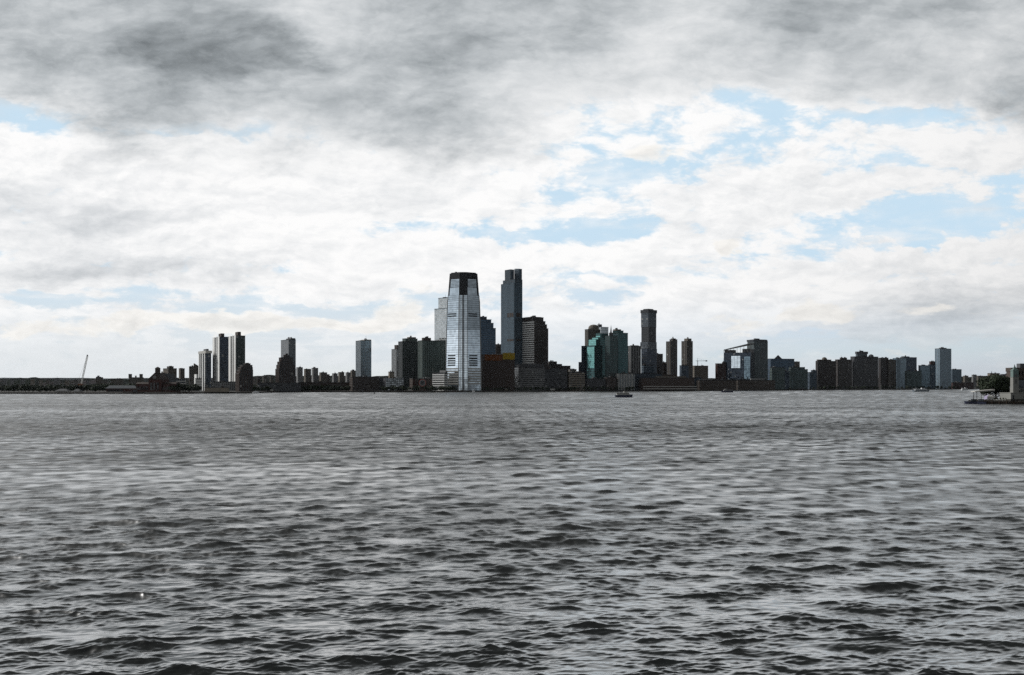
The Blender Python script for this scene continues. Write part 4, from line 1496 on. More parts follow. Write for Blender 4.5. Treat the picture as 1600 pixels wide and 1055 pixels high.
def tree(px, D, top, label, group, i=0, z=GZ, wide=1.0):
    h = (ZY(top, D) - z) / 10.0
    o = empty('tree', (PX(px, D), D, z), label, 'tree', group, rz=random.uniform(0, 6.28))
    o.scale = (h * wide, h * wide, h)
    a, c = TREES[i % 5]
    link('trunk', a, None, o)
    link('crown', c, None, o)
    return o


r = random.Random(5)
GR = [('leafy shore trees left of the crane', 'dark tree in the dense shoreline row at the far left', -6, 150, 46, (600, 605), 30, 220),
      ('trees beside the railway terminal', 'dark tree on the shore between the terminal and the slanted-roof tower', 262, 312, 15, (598, 604), 25, 130),
      ('trees between the brick towers', 'dark tree on the bank between the two stepped brick towers', 394, 430, 13, (602, 606), 20, 110),
      ('trees right of the brick tower', 'dark tree on the bank right of the stepped dark brick tower', 462, 545, 28, (600.5, 606), 15, 70),
      ('quay trees before the glazed pavilion', 'dark tree on the quay near the glazed pavilion and round clock', 598, 712, 30, (602, 606), 10, 22),
      ('quay trees before the warehouses', 'small dark tree on the quay before the dark warehouses', 753, 905, 34, (604, 607), 8, 20),
      ('quay trees below the teal tower', 'small dark tree on the quay below the teal tower', 908, 995, 12, (603.5, 606.5), 6, 16),
      ('quay trees below the banded offices', 'small dark tree on the quay below the banded offices', 1214, 1275, 9, (603.5, 606), 8, 24),
      ('quay trees below the brown row', 'small dark tree on the quay below the tall brown row', 1277, 1400, 30, (602, 605.5), 10, 40),
      ('quay trees near the last glass tower', 'small dark tree on the far quay near the last glass tower', 1402, 1535, 22, (602, 605.5), 10, 40),
      ('trees behind the park shore', 'dark tree behind the sheds left of the railway terminal', 148, 215, 20, (599, 603.5), 110, 300)]
for grp, lab, x0, x1, n, (ya, yb), da, db in GR:
    for i in range(n):
        px = x0 + (x1 - x0) * (i + r.uniform(.15, .85)) / n
        D = shore(px) + r.uniform(da, db)
        tree(px, D, r.uniform(ya, yb), lab, grp, r.randrange(5), wide=r.uniform(.9, 1.35))


# ------------------------------------------------------------------ old railway terminal on the left
def terminal():
    D = shore(242) + 40
    k = D / FPX
    root = empty('railway_terminal', (PX(242, D), D, GZ), 'dark red brick railway terminal with steep gable and clock turret', 'terminal')
    z = lambda y: ZY(y, D) - GZ
    g = Geo()
    g.box(-10 * k, 10 * k, 0, 34, 0, z(592.5))
    put('wall', g, 'red', root)
    g = Geo()
    # gabled head house, ridge running back
    n = len(g.v)
    g.v += [(-11 * k, -1, z(593)), (11 * k, -1, z(593)), (0, -1, z(582.5)), (-11 * k, 35, z(593)), (11 * k, 35, z(593)), (0, 35, z(582.5))]
    g.f += [(0, 1, 2), (3, 5, 4), (0, 2, 5, 3), (1, 4, 5, 2), (0, 3, 4, 1)]
    put('gable_roof', g, 'dkbrown', root)
    g = Geo()
    # long slate roof of the hall behind, falling to the left
    g.hexa([(-19 * k, 37, z(598)), (6 * k, 37, z(598)), (6 * k, 80, z(598)), (-19 * k, 80, z(598)),
            (-17 * k, 44, z(593)), (2 * k, 44, z(583)), (2 * k, 76, z(583)), (-17 * k, 76, z(593))])
    put('hall_roof', g, 'slate', root)
    for s in (-1, 1):
        g = Geo()
        g.box(*(sorted((s * 10.1 * k, s * 31 * k))), 4, 26, 0, z(600))
        w = put('wing', g, 'red', root)
        for i in range(9):
            c = s * (12.5 + i * 2.1) * k
            q = Geo()
            q.box(c - .6 * k, c + .6 * k, 3.7, 4.3, z(609.5), z(604))
            put('window', q, 'g_dark', w)
        g = Geo()
        x0, x1 = sorted((s * 10.2 * k, s * 31.5 * k))
        g.hexa([(x0, 3, z(600) + .05), (x1, 3, z(600) + .05), (x1, 27, z(600) + .05), (x0, 27, z(600) + .05), (x0, 11, z(597.3)), (x1 - .5, 11, z(597.3)), (x1 - .5, 19, z(597.3)), (x0, 19, z(597.3))])
        put('wing_roof', g, 'dkbrown', root)
    t = Geo()
    t.box(-4.3 * k, 4.3 * k, 8, 16, z(592), z(583))
    t.box(-3.1 * k, 3.1 * k, 9, 15, z(583) + .02, z(575.5))
    t.cone([(-3.7 * k, 8.4), (3.7 * k, 8.4), (3.7 * k, 15.6), (-3.7 * k, 15.6)], z(575.5), (0, 12, z(572.8)))
    tur = put('clock_turret', t, 'dkbrown', root)
    g = Geo()
    for i in range(16):
        a = i / 16 * 6.2832
        g.v.append((2.6 * k * math.cos(a), -1.3, z(589.5) + 2.6 * k * math.sin(a)))
    g.v += [(x, -.9, zz) for x, _, zz in g.v[:16]]
    g.f.append(tuple(range(16)))
    for i in range(16):
        g.f.append((i, 16 + i, 16 + (i + 1) % 16, (i + 1) % 16))
    put('clock_face', g, 'grey', root)
    for i in range(3):
        g = Geo()
        g.box((-7 + i * 5) * k, (-4 + i * 5) * k, -.5, .3, z(609.5), z(598))
        put('arched_window', g, 'g_dark', root)
    # sheds left of it
    D2 = D + 60
    sh = empty('train_shed', (PX(190, D2), D2, GZ), 'long low grey-roofed shed with a red wall left of the terminal', 'shed')
    k2 = D2 / FPX
    z2 = lambda y: ZY(y, D2) - GZ
    g = Geo()
    g.box(-24 * k2, 24 * k2, 0, 40, 0, z2(607))
    put('wall', g, 'red', sh)
    g = Geo()
    g.hexa([(-25 * k2, -1, z2(607) + .05), (25 * k2, -1, z2(607) + .05), (25 * k2, 41, z2(607) + .05), (-25 * k2, 41, z2(607) + .05),
            (-24 * k2, 12, z2(602.3)), (24 * k2, 12, z2(602.3)), (24 * k2, 28, z2(602.3)), (-24 * k2, 28, z2(602.3))])
    put('roof', g, 'slate', sh)
    g = Geo()
    g.box(-22 * k2, 2 * k2, -.3, .3, .3, z2(608.5))
    put('shed_opening', g, 'black', sh)


terminal()


def boathouse(px, w, top, label, D=None):
    D = D or shore(px) + 14
    k = D / FPX
    root = empty('boathouse', (PX(px, D), D, GZ - .5), label, 'boathouse')
    z = lambda y: ZY(y, D) - GZ + .5
    g = Geo()
    g.box(-w / 2 * k, w / 2 * k, 0, 12, -1, z(top + 3.2))
    put('wall', g, 'pale', root)
    g = Geo()
    g.hexa([(-w * .54 * k, -1, z(top + 3.2) + .03), (w * .54 * k, -1, z(top + 3.2) + .03), (w * .54 * k, 13, z(top + 3.2) + .03), (-w * .54 * k, 13, z(top + 3.2) + .03),
            (-w * .25 * k, 5, z(top)), (w * .25 * k, 5, z(top)), (w * .25 * k, 7, z(top)), (-w * .25 * k, 7, z(top))])
    put('roof', g, 'dkgrey', root)
    g = Geo()
    g.lathe([(.5 * k, z(top)), (.4 * k, z(top - .8)), (.05 * k, z(top - 1.8))], 8, 0, 6)
    put('finial', g, 'pale', root)
    for i in range(int(w / 2.6)):
        c = (-w / 2 + 1.5 + i * 2.6) * k
        g = Geo()
        g.box(c - .6 * k, c + .6 * k, -.25, .3, .6, z(top + 4.2))
        put('window', g, 'g_dark', root)


boathouse(96, 19, 607.6, 'larger white boathouse with hipped roof on the left shore')
boathouse(119, 11, 608.3, 'smaller white boathouse right of the larger one')


def jetty():
    D = shore(105) - 12
    k = D / FPX
    root = empty('jetty', (PX(107, D), D, 0), 'long dark timber jetty in front of the white boathouses', 'jetty')
    g = Geo()
    g.box(-46 * k, 46 * k, -3, 3, .9, 1.5)
    put('deck', g, 'dkbrown', root)
    for i in range(24):
        q = Geo()
        x = (-45 + i * 3.9) * k
        q.lathe([(.3, -2), (.3, 2.2)], 7, x, -2.6)
        put('pile', q, 'bark', root)


jetty()


# ------------------------------------------------------------------ cranes
def lattice(g, a, b, w, n, th):
    a, b = Vector(a), Vector(b)
    d = (b - a).normalized()
    u = d.cross(Vector((0, 1, 0)))
    if u.length < .2:
        u = d.cross(Vector((0, 0, 1)))
    u.normalize()
    v = d.cross(u)
    cs = [(u * sx + v * sy) * (w / 2) for sx, sy in ((-1, -1), (1, -1), (1, 1), (-1, 1))]
    for c in cs:
        g.bar(a + c, b + c, th)
    for i in range(n):
        p, q = a.lerp(b, i / n), a.lerp(b, (i + 1) / n)
        for j in range(4):
            g.bar(p + cs[j], q + cs[(j + 1) % 4], th * .7)


D = shore(130) + 320
root = empty('boom_crane', (PX(127, D), D, GZ), 'lone crane with a long pale lattice boom leaning over the left shore', 'crane')
k = D / FPX
g = Geo()
lattice(g, (0, 0, ZY(600, D) - GZ), (9.6 * k, 0, ZY(556, D) - GZ), 1.9, 26, .34)
put('boom', g, 'white', root)
g = Geo()
g.box(8.9 * k, 10.3 * k, -.9, .9, ZY(556.3, D) - GZ, ZY(554.4, D) - GZ)
put('boom_head', g, 'black', root)
g = Geo()
g.box(-4.4 * k, 2 * k, -2.5, 2.5, 1.6, ZY(600, D) - GZ)
g.box(-5.5 * k, 3 * k, -3, 3, 0, 1.5)
put('cab', g, 'orange', root)
g = Geo()
g.bar((-4 * k, 0, ZY(600.5, D) - GZ), (-3 * k, 0, ZY(590, D) - GZ), .35)
g.bar((-3 * k, 0, ZY(590, D) - GZ), (9.6 * k, 0, ZY(556, D) - GZ), .16)
put('back_stay', g, 'pale', root)

D = shore(1090) + 275
zr = ZY(572, D) + 1.0
root = empty('tower_crane', (PX(1090, D), D, zr), 'small tower crane on the plain grey-brown block', 'crane')
k = D / FPX
g = Geo()
lattice(g, (0, 0, -.1), (0, 0, 8 * k), 1.5, 7, .3)
put('mast', g, 'dkgrey', root)
g = Geo()
lattice(g, (-3 * k, 0, 7.4 * k), (14.5 * k, 0, 7.4 * k), 1.1, 14, .25)
put('jib', g, 'dkgrey', root)
g = Geo()
g.bar((0, 0, 7.4 * k), (0, 0, 11.5 * k), .5)
g.bar((0, 0, 11.4 * k), (12 * k, 0, 7.9 * k), .18)
put('cat_head', g, 'dkgrey', root)
g = Geo()
g.box(12.5 * k, 15 * k, -1.1, 1.1, 6.4 * k, 8.3 * k)
put('counterweight', g, 'dkgrey', root)


# ------------------------------------------------------------------ round clock by the water
def round_clock():
    D = shore(660) + 8
    k = D / FPX
    root = empty('clock', (PX(660, D), D, GZ), 'large round clock on a red-brown frame at the water edge', 'clock')
    zc = ZY(598.3, D) - GZ
    def disc(r0, y0, y1, name, mat, sides=24, parent=root):
        g = Geo()
        for y in (y0, y1):
            for i in range(sides):
                a = (i + .5) / sides * 6.2832
                g.v.append((r0 * math.cos(a), y, zc + r0 * math.sin(a)))
        g.f.append(tuple(range(sides)))
        g.f.append(tuple(range(2 * sides - 1, sides - 1, -1)))
        for i in range(sides):
            j = (i + 1) % sides
            g.f.append((i, sides + i, sides + j, j))
        return put(name, g, mat, parent)
    disc(5.9 * k, 0, 1.2, 'case', 'redpaint', 8)
    disc(5.0 * k, -.35, 0, 'dial', 'grey', 24)
    disc(3.4 * k, -.6, -.36, 'dial_centre', 'dkgrey', 24)
    for a, l in ((2.2, 3.0), (.6, 4.2)):
        g = Geo()
        g.bar((0, -.9, zc), (math.cos(a) * l * k, -.9, zc + math.sin(a) * l * k), .7)
        put('hand', g, 'black', root)
    g = Geo()
    for x in (-4, -1.4, 1.4, 4):
        g.bar((x * k, 1, 0), (x * k, 1, zc - 2 * k), .7)
    g.box(-5.6 * k, 5.6 * k, .2, 2.2, 0.0, ZY(607, D) - GZ)
    put('frame', g, 'brown', root)


round_clock()


# ------------------------------------------------------------------ boats
def hull_geo(L, W, z0, z1, bow=.3, flare=.85):
    """hull along x, bow at +x"""
    g = Geo()
    st = [(-.5, .9), (-.4, 1), (0, 1), (.5 - bow, .95), (.5 - bow * .4, .6), (.5, .04)]
    n = len(st)
    for (x, w) in st:
        lift = (z1 - z0) * .25 * max(0, (x - .1) / .4)
        g.v += [(x * L * .96, -w * W / 2 * flare, z0), (x * L * .96, w * W / 2 * flare, z0), (x * L, w * W / 2, z1 + lift), (x * L, -w * W / 2, z1 + lift)]
    for i in range(n - 1):
        a, b = i * 4, i * 4 + 4
        for q in range(4):
            g.f.append((a + q, a + (q + 1) % 4, b + (q + 1) % 4, b + q)[::-1])
    g.f.append((0, 1, 2, 3))
    e = (n - 1) * 4
    g.f.append((e + 3, e + 2, e + 1, e))
    return g


def ferry(px0, px1, wl, top, label, group, hullm, housem, flip=False, split=.5, name='ferry'):
    D = CAM_H * FPX / (wl - HOR)
    k = D / FPX
    L = (px1 - px0) * k
    H = (wl - top) * k
    W = L * .3
    root = empty(name, (PX((px0 + px1) / 2, D), D, 0), label, 'boat', group, rz=math.pi if flip else 0)
    put('hull', hull_geo(L, W, -.6, H * .34), hullm, root)
    def deck(x0, x1, w, z0, z1, nm, rake=.0):
        g = Geo()
        g.hexa([(x0 * L, -w / 2, z0), (x1 * L, -w / 2, z0), (x1 * L, w / 2, z0), (x0 * L, w / 2, z0),
                (x0 * L, -w / 2, z1), ((x1 - rake) * L, -w / 2 * .95, z1), ((x1 - rake) * L, w / 2 * .95, z1), (x0 * L, w / 2, z1)])
        d = put(nm, g, housem, root)
        m = 9
        for i in range(m):
            a = x0 + (x1 - rake - x0) * (i + .18) / m
            c = x0 + (x1 - rake - x0) * (i + .82) / m
            q = Geo()
            q.box(a * L, c * L, -w / 2 - .06, w / 2 + .06, z0 + (z1 - z0) * .38, z0 + (z1 - z0) * .8)
            put('window', q, 'g_dark', d)
        return d
    deck(-.40, .33, W * .86, H * .33, H * .63, 'main_cabin', .05)
    g = Geo()
    g.box(-.47 * L, .30 * L, -W * .46, W * .46, H * .635, H * .67)
    put('upper_deck', g, housem, root)
    deck(-.05 + split * .1, .22, W * .6, H * .675, H * .9, 'wheelhouse', .04)
    g = Geo()
    g.bar((.02 * L, 0, H * .9), (.02 * L, 0, H * 1.08), .12 * k + .08)
    g.bar((-.3 * L, W * .2, H * .67), (-.3 * L, W * .2, H * .86), .3 * k)
    put('mast', g, housem, root)
    g = Geo()
    for x in [-.46 + i * .06 for i in range(8)]:
        for s in (-1, 1):
            g.bar((x * L, s * W * .44, H * .67), (x * L, s * W * .44, H * .8), .1)
    for s in (-1, 1):
        g.bar((-.46 * L, s * W * .44, H * .8), (-.04 * L, s * W * .44, H * .8), .12)
    put('railing', g, hullm, root)
    return root


ferry(961, 988.5, 620.8, 610.5, 'dark two-deck ferry crossing nearest, below the stacked-box skyscraper', 'boats on the river', 'boatblue', 'pale')
ferry(1127, 1145, 613.2, 607.2, 'small dark ferry off the brown pier flats', 'boats on the river', 'boatblue', 'grey', True)
ferry(1427, 1452, 612.0, 605.8, 'long pale ferry near the last glass tower', 'boats on the river', 'bluegrey', 'boatwhite')
ferry(1502, 1513, 610.0, 605.3, 'small white motor yacht right of the long pale ferry', 'boats on the river', 'boatwhite', 'boatwhite', name='motor_yacht')
ferry(394, 405, 615.0, 610.5, 'white motorboat moored at the foot of the stepped brick tower', 'boats on the river', 'boatwhite', 'boatwhite', True, name='motorboat')


def sailboat(px, wl, top, label, sails):
    D = CAM_H * FPX / (wl - HOR)
    k = D / FPX
    H = (wl - top) * k
    root = empty('sailboat', (PX(px, D), D, 0), label, 'boat', 'boats on the river', rz=.6)
    L = max(6.0, H * .8)
    put('hull', hull_geo(L, L * .3, -.4, .9), 'boatwhite', root)
    g = Geo()
    g.lathe([(.16, .8), (.1, H)], 7)
    put('mast', g, 'boatwhite', root)
    if sails:
        g = Geo()
        g.v += [(-.3, 0, 1.6), (-L * .42, .3, 1.7), (-.1, 0, H * .97), (-.3, .06, 1.6), (-L * .42, .36, 1.7), (-.1, .06, H * .97)]
        g.f += [(0, 1, 2), (5, 4, 3), (0, 3, 4, 1), (1, 4, 5, 2), (2, 5, 3, 0)]
        put('mainsail', g, 'canvas', root)
        g = Geo()
        g.v += [(.3, 0, 1.2), (L * .45, .1, 1.1), (.05, 0, H * .85), (.3, .05, 1.2), (L * .45, .15, 1.1), (.05, .05, H * .85)]
        g.f += [(0, 1, 2), (5, 4, 3), (0, 3, 4, 1), (1, 4, 5, 2), (2, 5, 3, 0)]
        put('jib', g, 'canvas', root)


sailboat(740, 612.9, 607.5, 'tiny white-sailed boat in front of the silver skyscraper', True)
sailboat(1376.5, 610.4, 600, 'sailing boat with one tall bare mast below the brown row', False)
D = CAM_H * FPX / (615.3 - HOR)
root = empty('channel_marker', (PX(585, D), D, 0), 'small dark channel marker in the water left of the glazed pavilion', 'buoy')
g = Geo()
g.lathe([(1.3, -.6), (1.3, .6), (.9, .9), (.5, 1.0)], 10)
put('float', g, 'black', root)
g = Geo()
g.lathe([(.5, 1.0), (.35, 3.4), (.7, 3.5), (.7, 4.2), (.1, 4.4)], 8)
put('lantern_post', g, 'black', root)


# ------------------------------------------------------------------ low piers along the far quay
def quay_pier(px, w, out, label):
    D = shore(px) - out
    k = D / FPX
    root = empty('quay_pier', (PX(px, D), D, 0), label, 'pier', 'low piers along the far quay')
    g = Geo()
    g.box(-w / 2 * k, w / 2 * k, 0, out + 4, 1.5, 2.3)
    put('deck', g, 'quay', root)
    n = max(4, int(w / 2.2))
    for i in range(n):
        q = Geo()
        q.lathe([(.45, -1.5), (.4, 2.6 + (i % 3) * .5)], 6, (-w / 2 + w * (i + .5) / n) * k, -.5)
        put('pile', q, 'bark', root)
    g = Geo()
    for i in range(n + 1):
        x = (-w / 2 + w * i / n) * k
        g.bar((x, .5, 2.2), (x, .5, 3.4), .12)
    g.bar((-w / 2 * k, .5, 3.4), (w / 2 * k, .5, 3.4), .12)
    put('railing', g, 'dkgrey', root)
    r_ = random.Random(int(px))
    if r_.random() < .7:
        g = Geo()
        a = r_.uniform(-.4, .2) * w * k
        g.box(a, a + w * .18 * k, 3, 9, 2.28, 2.3 + r_.uniform(2.5, 4.5))
        put('hut', g, r_.choice(['pale', 'dkgrey', 'tan']), root)


for px, w, out, lab in ((205, 26, 16, 'low pier before the grey-roofed shed'), (288, 22, 12, 'low pier before the trees right of the terminal'), (420, 20, 18, 'low pier between the two stepped brick towers'),
                        (500, 34, 10, 'low pier before the long dark shed'), (570, 26, 14, 'low pier before the dark brick warehouse'), (632, 30, 16, 'low pier left of the round clock'),
                        (705, 34, 12, 'low pier at the foot of the silver skyscraper'), (785, 28, 16, 'low pier before the netted building'), (868, 40, 14, 'low pier before the middle warehouse'),
                        (930, 26, 12, 'low pier below the stepped teal tower'), (1250, 44, 30, 'low pier before the banded offices'), (1330, 40, 26, 'low pier below the tall brown row'),
                        (1420, 36, 30, 'low pier below the teal-grey low offices'), (1480, 30, 24, 'low pier below the last glass tower')):
    quay_pier(px, w, out, lab)


# ------------------------------------------------------------------ the near pier on the right edge
def pier():
    D0 = 655.0
    k = D0 / FPX
    DZ = ZY(625.6, D0)                     # deck level
    root = empty('pier', (PX(1513, D0), D0, 0), 'dark stone and timber pier reaching in from the right edge', 'pier')
    g = Geo()
    g.hexa([(0, 0, -1.5), (110, -55, -1.5), (120, 40, -1.5), (24, 44, -1.5), (0, 0, DZ), (110, -55, DZ), (120, 40, DZ), (24, 44, DZ)])
    put('deck', g, 'quay', root)
    ex = Vector((110, -55, 0)).normalized()
    nx = Vector((ex.y, -ex.x, 0))
    for zz in (DZ - .35, DZ - 1.3):
        g = Geo()
        a = ex * 1.0 + nx * .25
        b = ex * 118 + nx * .25
        g.bar((a.x, a.y, zz), (b.x, b.y, zz), .5)
        put('fender_beam', g, 'tan' if zz > DZ - 1 else 'bark', root)
    for i in range(28):
        p = ex * (1.5 + i * 4.2) + nx * .75
        q = Geo()
        q.lathe([(.28, -1.5), (.26, DZ + .25)], 8, p.x, p.y)
        put('pile', q, 'bark', root)
    base = Vector((PX(1513, D0), D0, 0))

    def at(px, back=0.0):
        """a point on the deck on bearing px, 'back' metres in from the front edge"""
        u = (px - 800) / FPX
        # base + ex*s - nx*back on the ray x = u*y
        o = base - nx * back
        s = (u * o.y - o.x) / (ex.x - u * ex.y)
        return o + ex * s

    # trees
    for i, (px, top, w, bk) in enumerate(((1546, 584.5, 1.25, 25), (1556, 582, 1.2, 30), (1566, 586, 1.15, 27), (1576, 589, 1.1, 30), (1541, 593, 1.0, 22))):
        p = at(px, bk)
        h = (ZY(top, p.y) - DZ) / 10
        t = empty('tree', (p.x, p.y, DZ), ['big dark tree at the left of the pier clump', 'tallest dark tree in the pier clump, below the spike', 'dark tree in the middle right of the pier clump',
                                             'dark tree next to the clock tower', 'lower dark tree at the left foot of the pier clump'][i], 'tree', 'trees on the near pier', rz=i * 1.3)
        t.scale = (h * w, h * w, h)
        a, c = PTREE[i % 3]
        link('trunk', a, None, t)
        link('crown', c, None, t)

    # canopy
    p0, p1 = at(1520, 14), at(1551, 10)
    c = (p0 + p1) / 2
    D = c.y
    kk = D / FPX
    r2 = empty('canopy', (c.x, c.y, DZ), 'white flat landing canopy on posts at the pier end', 'canopy')
    hw = 15.5 * kk
    zt = lambda y: ZY(y, D) - DZ
    g = Geo()
    g.hexa([(-hw, -3, zt(612.6)), (hw, -3, zt(610.6)), (hw, 3, zt(610.6)), (-hw, 3, zt(612.6)), (-hw, -3, zt(611.4)), (hw, -3, zt(608.2)), (hw, 3, zt(608.2)), (-hw, 3, zt(611.4))])
    put('roof', g, 'pale', r2)
    for x in (-.75, .05, .8):
        for y in (-2.3, 2.3):
            g = Geo()
            g.lathe([(.16, 0), (.16, zt(611.2))], 8, x * hw, y)
            put('post', g, 'black', r2)
    # small tent
    p = at(1545.5, 5)
    D = p.y
    kk = D / FPX
    r3 = empty('tent', (p.x, p.y, DZ), 'small white and violet tent under the landing canopy', 'tent')
    M['violet'] = principled('violet_canvas', (0.34, 0.31, 0.44), 0.9)
    zt = lambda y: ZY(y, D) - DZ
    w = 5.4 * kk
    for i, m in enumerate(('pale', 'violet', 'pale', 'violet')):
        g = Geo()
        a = [(-w, -w), (w, -w), (w, w), (-w, w)]
        p_, q_ = a[i], a[(i + 1) % 4]
        tip = (0, 0, zt(616.2))
        n = 0
        g.v += [(*p_, zt(619.6)), (*q_, zt(619.6)), tip, (p_[0] * .96, p_[1] * .96, zt(619.9)), (q_[0] * .96, q_[1] * .96, zt(619.9)), (0, 0, zt(616.7))]
        g.f += [(0, 1, 2), (5, 4, 3), (0, 3, 4, 1)]
        put('roof_panel', g, m, r3)
        g = Geo()
        dx, dy = q_[0] - p_[0], q_[1] - p_[1]
        g.v += [(*p_, zt(619.6)), (*q_, zt(619.6)), (q_[0], q_[1], .9), (p_[0] + dx * .45, p_[1] + dy * .45, .7), (p_[0], p_[1], .4)]
        g.v += [(x * .97, y * .97, z_) for x, y, z_ in g.v]
        g.f += [(0, 4, 3, 2, 1), (5, 6, 7, 8, 9), (0, 1, 6, 5), (4, 9, 8, 3), (3, 8, 7, 2)]
        put('side_panel', g, m, r3)
        g = Geo()
        g.bar((*p_, 0), (*p_, zt(619.6)), .12)
        put('pole', g, 'steel', r3)
    # moored dark launches beside the pier end
    for px, wl, ln, lab, ry in ((1519, 626.5, 9.5, 'dark launch moored at the pier tip', .15), (1531, 626.2, 8.0, 'dark launch beside the canopy posts', -.2)):
        D = CAM_H * FPX / (wl - HOR) - 0
        q = at(px, -4.0)
        rr = empty('launch', (q.x, q.y, 0), lab, 'boat', 'launches at the near pier', rz=math.pi + math.atan2(ex.y, ex.x) + ry)
        put('hull', hull_geo(ln, 2.8, -.4, 1.5), 'boatblue', rr)
        g = Geo()
        g.hexa([(-2.4, -1.0, 1.45), (1.3, -1.0, 1.45), (1.3, 1.0, 1.45), (-2.4, 1.0, 1.45), (-2.2, -.9, 3.2), (.6, -.9, 3.2), (.6, .9, 3.2), (-2.2, .9, 3.2)])
        cab = put('cabin', g, 'black', rr)
        for i in range(3):
            g = Geo()
            g.box(-2.0 + i * 1.0, -1.3 + i * 1.0, -1.08, 1.08, 2.2, 2.9)
            put('window', g, 'g_grey', cab)
        g = Geo()
        g.bar((-.6, 0, 3.2), (-.6, 0, 5.2), .08)
        put('mast', g, 'steel', rr)
    # pale planters along the deck
    for i, px in enumerate((1554, 1558.5, 1563, 1567.5, 1572)):
        q = at(px, 3.2)
        rr = empty('planter', (q.x, q.y, DZ), 'low pale planter with clipped shrubs on the pier deck', 'planter', 'planters on the near pier')
        g = Geo()
        g.hexa([(-.7, -.5, 0), (.7, -.5, 0), (.7, .5, 0), (-.7, .5, 0), (-.85, -.6, .8), (.85, -.6, .8), (.85, .6, .8), (-.85, .6, .8)])
        put('pot', g, 'pale', rr)
        s = link('shrub', PTREE[i % 3][1], None, rr)
        s.scale = (.13, .13, .13)
        s.location = (0, 0, .5)

    # clock tower and its hall
    D = at(1587.5, 2.0).y
    kk = D / FPX
    p = at(1587.5, 2.0)
    z = lambda y: ZY(y, D) - DZ
    r4 = empty('clock_tower', (p.x, p.y, DZ), 'pale stone clock tower with green copper top on the pier', 'tower')
    w = 4.4 * kk
    zb = z(613.5)
    g = Geo()
    g.box(-w, w, 0, 2 * w, zb - .2, z(590))
    put('shaft', g, 'stone', r4)
    for i in range(9):                                       # courses of the shaft
        g = Geo()
        zz = zb + (z(591) - zb) * i / 9
        g.box(-w - .05, w + .05, -.05, 2 * w + .05, zz + .04, zz + (z(591) - zb) / 9 - .04)
        put('stone_course', g, 'stone', r4)
    g = Geo()
    g.box(-.75 * kk, .75 * kk, -.1, .3, z(599.5), z(593))
    put('window', g, 'g_dark', r4)
    g = Geo()
    g.box(-w * 1.12, w * 1.12, -w * .12, w * 2.12, z(590) + .01, z(589.2))
    put('cornice', g, 'stone', r4)
    g = Geo()
    g.box(-w * .98, w * .98, w * .02, w * 1.98, z(589.2) + .01, z(579.5))
    bel = put('belfry', g, 'copper', r4)
    g = Geo()
    for y in (-.14, .02):
        for i in range(20):
            a = i / 20 * 6.2832
            g.v.append((2.4 * kk * math.cos(a), y, z(586.6) + 2.4 * kk * math.sin(a)))
    g.f.append(tuple(range(20)))
    for i in range(20):
        g.f.append((i, 20 + i, 20 + (i + 1) % 20, (i + 1) % 20))
    put('clock_face', g, 'dkgrey', bel)
    for a, l in ((.4, 1.3), (1.9, 2.0)):
        g = Geo()
        g.bar((0, -.2, z(586.6)), (math.cos(a) * l * kk, -.2, z(586.6) + math.sin(a) * l * kk), .1)
        put('clock_hand', g, 'pale', bel)
    g = Geo()
    c4 = lambda s: [(-w * s, w * (1 - s)), (w * s, w * (1 - s)), (w * s, w * (1 + s)), (-w * s, w * (1 + s))]
    g.prism(c4(1.1), z(579.5) + .01, z(578.7))
    g.prism(c4(1.05), z(578.7) + .02, z(575.5), c4(.42))
    g.prism(c4(.41), z(575.5) + .02, z(573), c4(.2))
    g.cone(c4(.19), z(573) + .02, (0, w, z(568.8)))
    put('spire', g, 'copper', r4)
    # the hall at its foot
    r5 = empty('pier_hall', (p.x, p.y, DZ), 'pale stone hall with tall narrow windows at the foot of the clock tower', 'hall')
    x0, x1 = -11.2 * kk, 60 * kk
    g = Geo()
    g.box(x0, x1, -2.6, 12, 0, z(614.6))
    wl_ = put('wall', g, 'stone', r5)
    g = Geo()
    g.box(x0 - .25, x1, -2.9, 12.2, z(614.6) + .01, z(613.6))
    put('cornice', g, 'stone', r5)
    g = Geo()
    g.box(x0 - .2, x1, -2.85, 12.1, -.3, .9)
    put('plinth', g, 'quay', r5)
    for px in (-7.3, 10.0, 17, 24, 31):
        g = Geo()
        g.box((px - 1.15) * kk, (px + 1.15) * kk, -2.68, -2.3, z(624.6), z(617.6))
        wn = put('window', g, 'g_dark', wl_)
        g = Geo()
        g.box((px - 1.7) * kk, (px + 1.7) * kk, -2.85, -2.4, z(625.4), z(624.65))
        put('sill', g, 'stone', wn)
    g = Geo()
    g.box(5.0 * kk, x1, 2, 12, z(613.6) + .02, z(606.2))
    up = put('upper_wall', g, 'stone', r5)
    for px in (8.1, 11.6, 15.2, 18.8):
        g = Geo()
        g.box((px - 1.1) * kk, (px + 1.1) * kk, 1.9, 2.2, z(612.6), z(608))
        put('window', g, 'g_dark', up)
    g = Geo()
    g.hexa([(4.6 * kk, 1.4, z(606.2) + .02), (x1, 1.4, z(606.2) + .02), (x1, 12.6, z(606.2) + .02), (4.6 * kk, 12.6, z(606.2) + .02),
            (6.0 * kk, 6, z(594)), (x1, 6, z(594)), (x1, 8, z(594)), (6.0 * kk, 8, z(594))])
    put('roof', g, 'slate', r5)
    # open-framed dark building behind
    D = 820.0
    kk = D / FPX
    z = lambda y: ZY(y, D) - DZ
    r6 = empty('framed_building', (PX(1580.5, D), D, DZ), 'dark building with see-through openings behind the clock tower', 'building')
    lv = [596, 591.3, 586.5, 580.3, 574.8]
    g = Geo()
    g.box(0, 60 * kk, 0, 9, -2, z(596))
    put('lower_wall', g, 'dkbrown', r6)
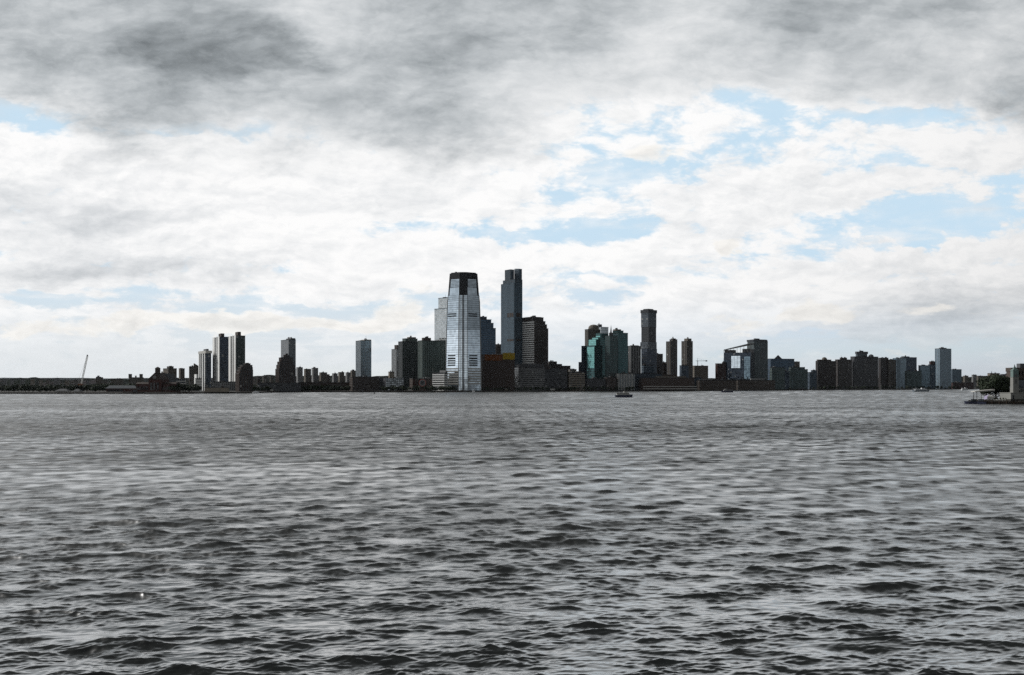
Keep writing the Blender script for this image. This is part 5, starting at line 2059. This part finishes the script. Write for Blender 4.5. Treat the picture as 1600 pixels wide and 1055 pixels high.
    for i, (ya, yb) in enumerate(((591.6, 586.6), (580.6, 574.6))):
        g = Geo()
        g.box(-.3, 60 * kk, -.3, 9.3, z(ya), z(yb))
        put('floor_beam', g, 'dkbrown', r6)
    for i in range(12):
        x = (i * 4.6) * kk
        g = Geo()
        wcol = 11.3 * kk if i == 0 else 2.0 * kk
        if i in (1, 2):
            continue
        g.box(x, x + wcol, 0, 8.6, z(596) - .1, z(575))
        put('column', g, 'dkbrown', r6)
    g = Geo()
    g.box(15.5 * kk, 26 * kk, 2, 8, z(574.6) - .1, z(568))
    put('roof_tower', g, 'dkgrey', r6)


M['stone'] = masonry('pale_pier_stone', (0.22, 0.22, 0.205), 0.85, 0.15, 0.4)
PTREE = [make_tree_mesh(70 + i, 10, 4.4, 0.6, 3600, .34) for i in range(3)]
for a, c in PTREE:
    a.materials.append(M['bark'])
    c.materials.append(M['leaf'])
pier()


# ------------------------------------------------------------------ the near shore beyond the right edge
def near_shore():
    """seen only as the dark lower reflections in the glass across the river"""
    g = Geo()
    g.prism([(440, 420), (3500, -500), (3500, 2600), (800, 1420), (610, 1050), (480, 600)], -1.5, GZ)
    o = put('ground', g, 'quay')
    o['kind'] = 'structure'
    say = ['lowest', 'second lowest', 'third lowest', 'middle', 'third tallest', 'second tallest', 'tallest']
    for i, (x, y, w, dp, h) in enumerate(((840, 1395, 50, 40, 60), (1060, 1215, 60, 40, 105), (890, 1330, 45, 40, 120), (1310, 1120, 60, 50, 150),
                                          (965, 1270, 42, 42, 185), (1180, 1150, 52, 50, 225), (1430, 1040, 60, 60, 250))):
        b = Building('office_tower', say[i] + ' of the dark stone towers on the near shore past the right edge', OFF, y, 800 + x / y * FPX, 'towers on the near shore')
        q = [(x - w / 2, y - dp / 2), (x + w / 2, y - dp / 2), (x + w / 2, y + dp / 2), (x - w / 2, y + dp / 2)]
        b.tier(q, 0.0, h * .8, 'grid', 'g_dark', 'dkbrown')
        q = [((a - x) * .7 + x, (c - y) * .7 + y) for a, c in q]
        b.tier(q, h * .8 - .3, h, 'grid', 'g_dark', 'dkbrown')
        b.done()


near_shore()
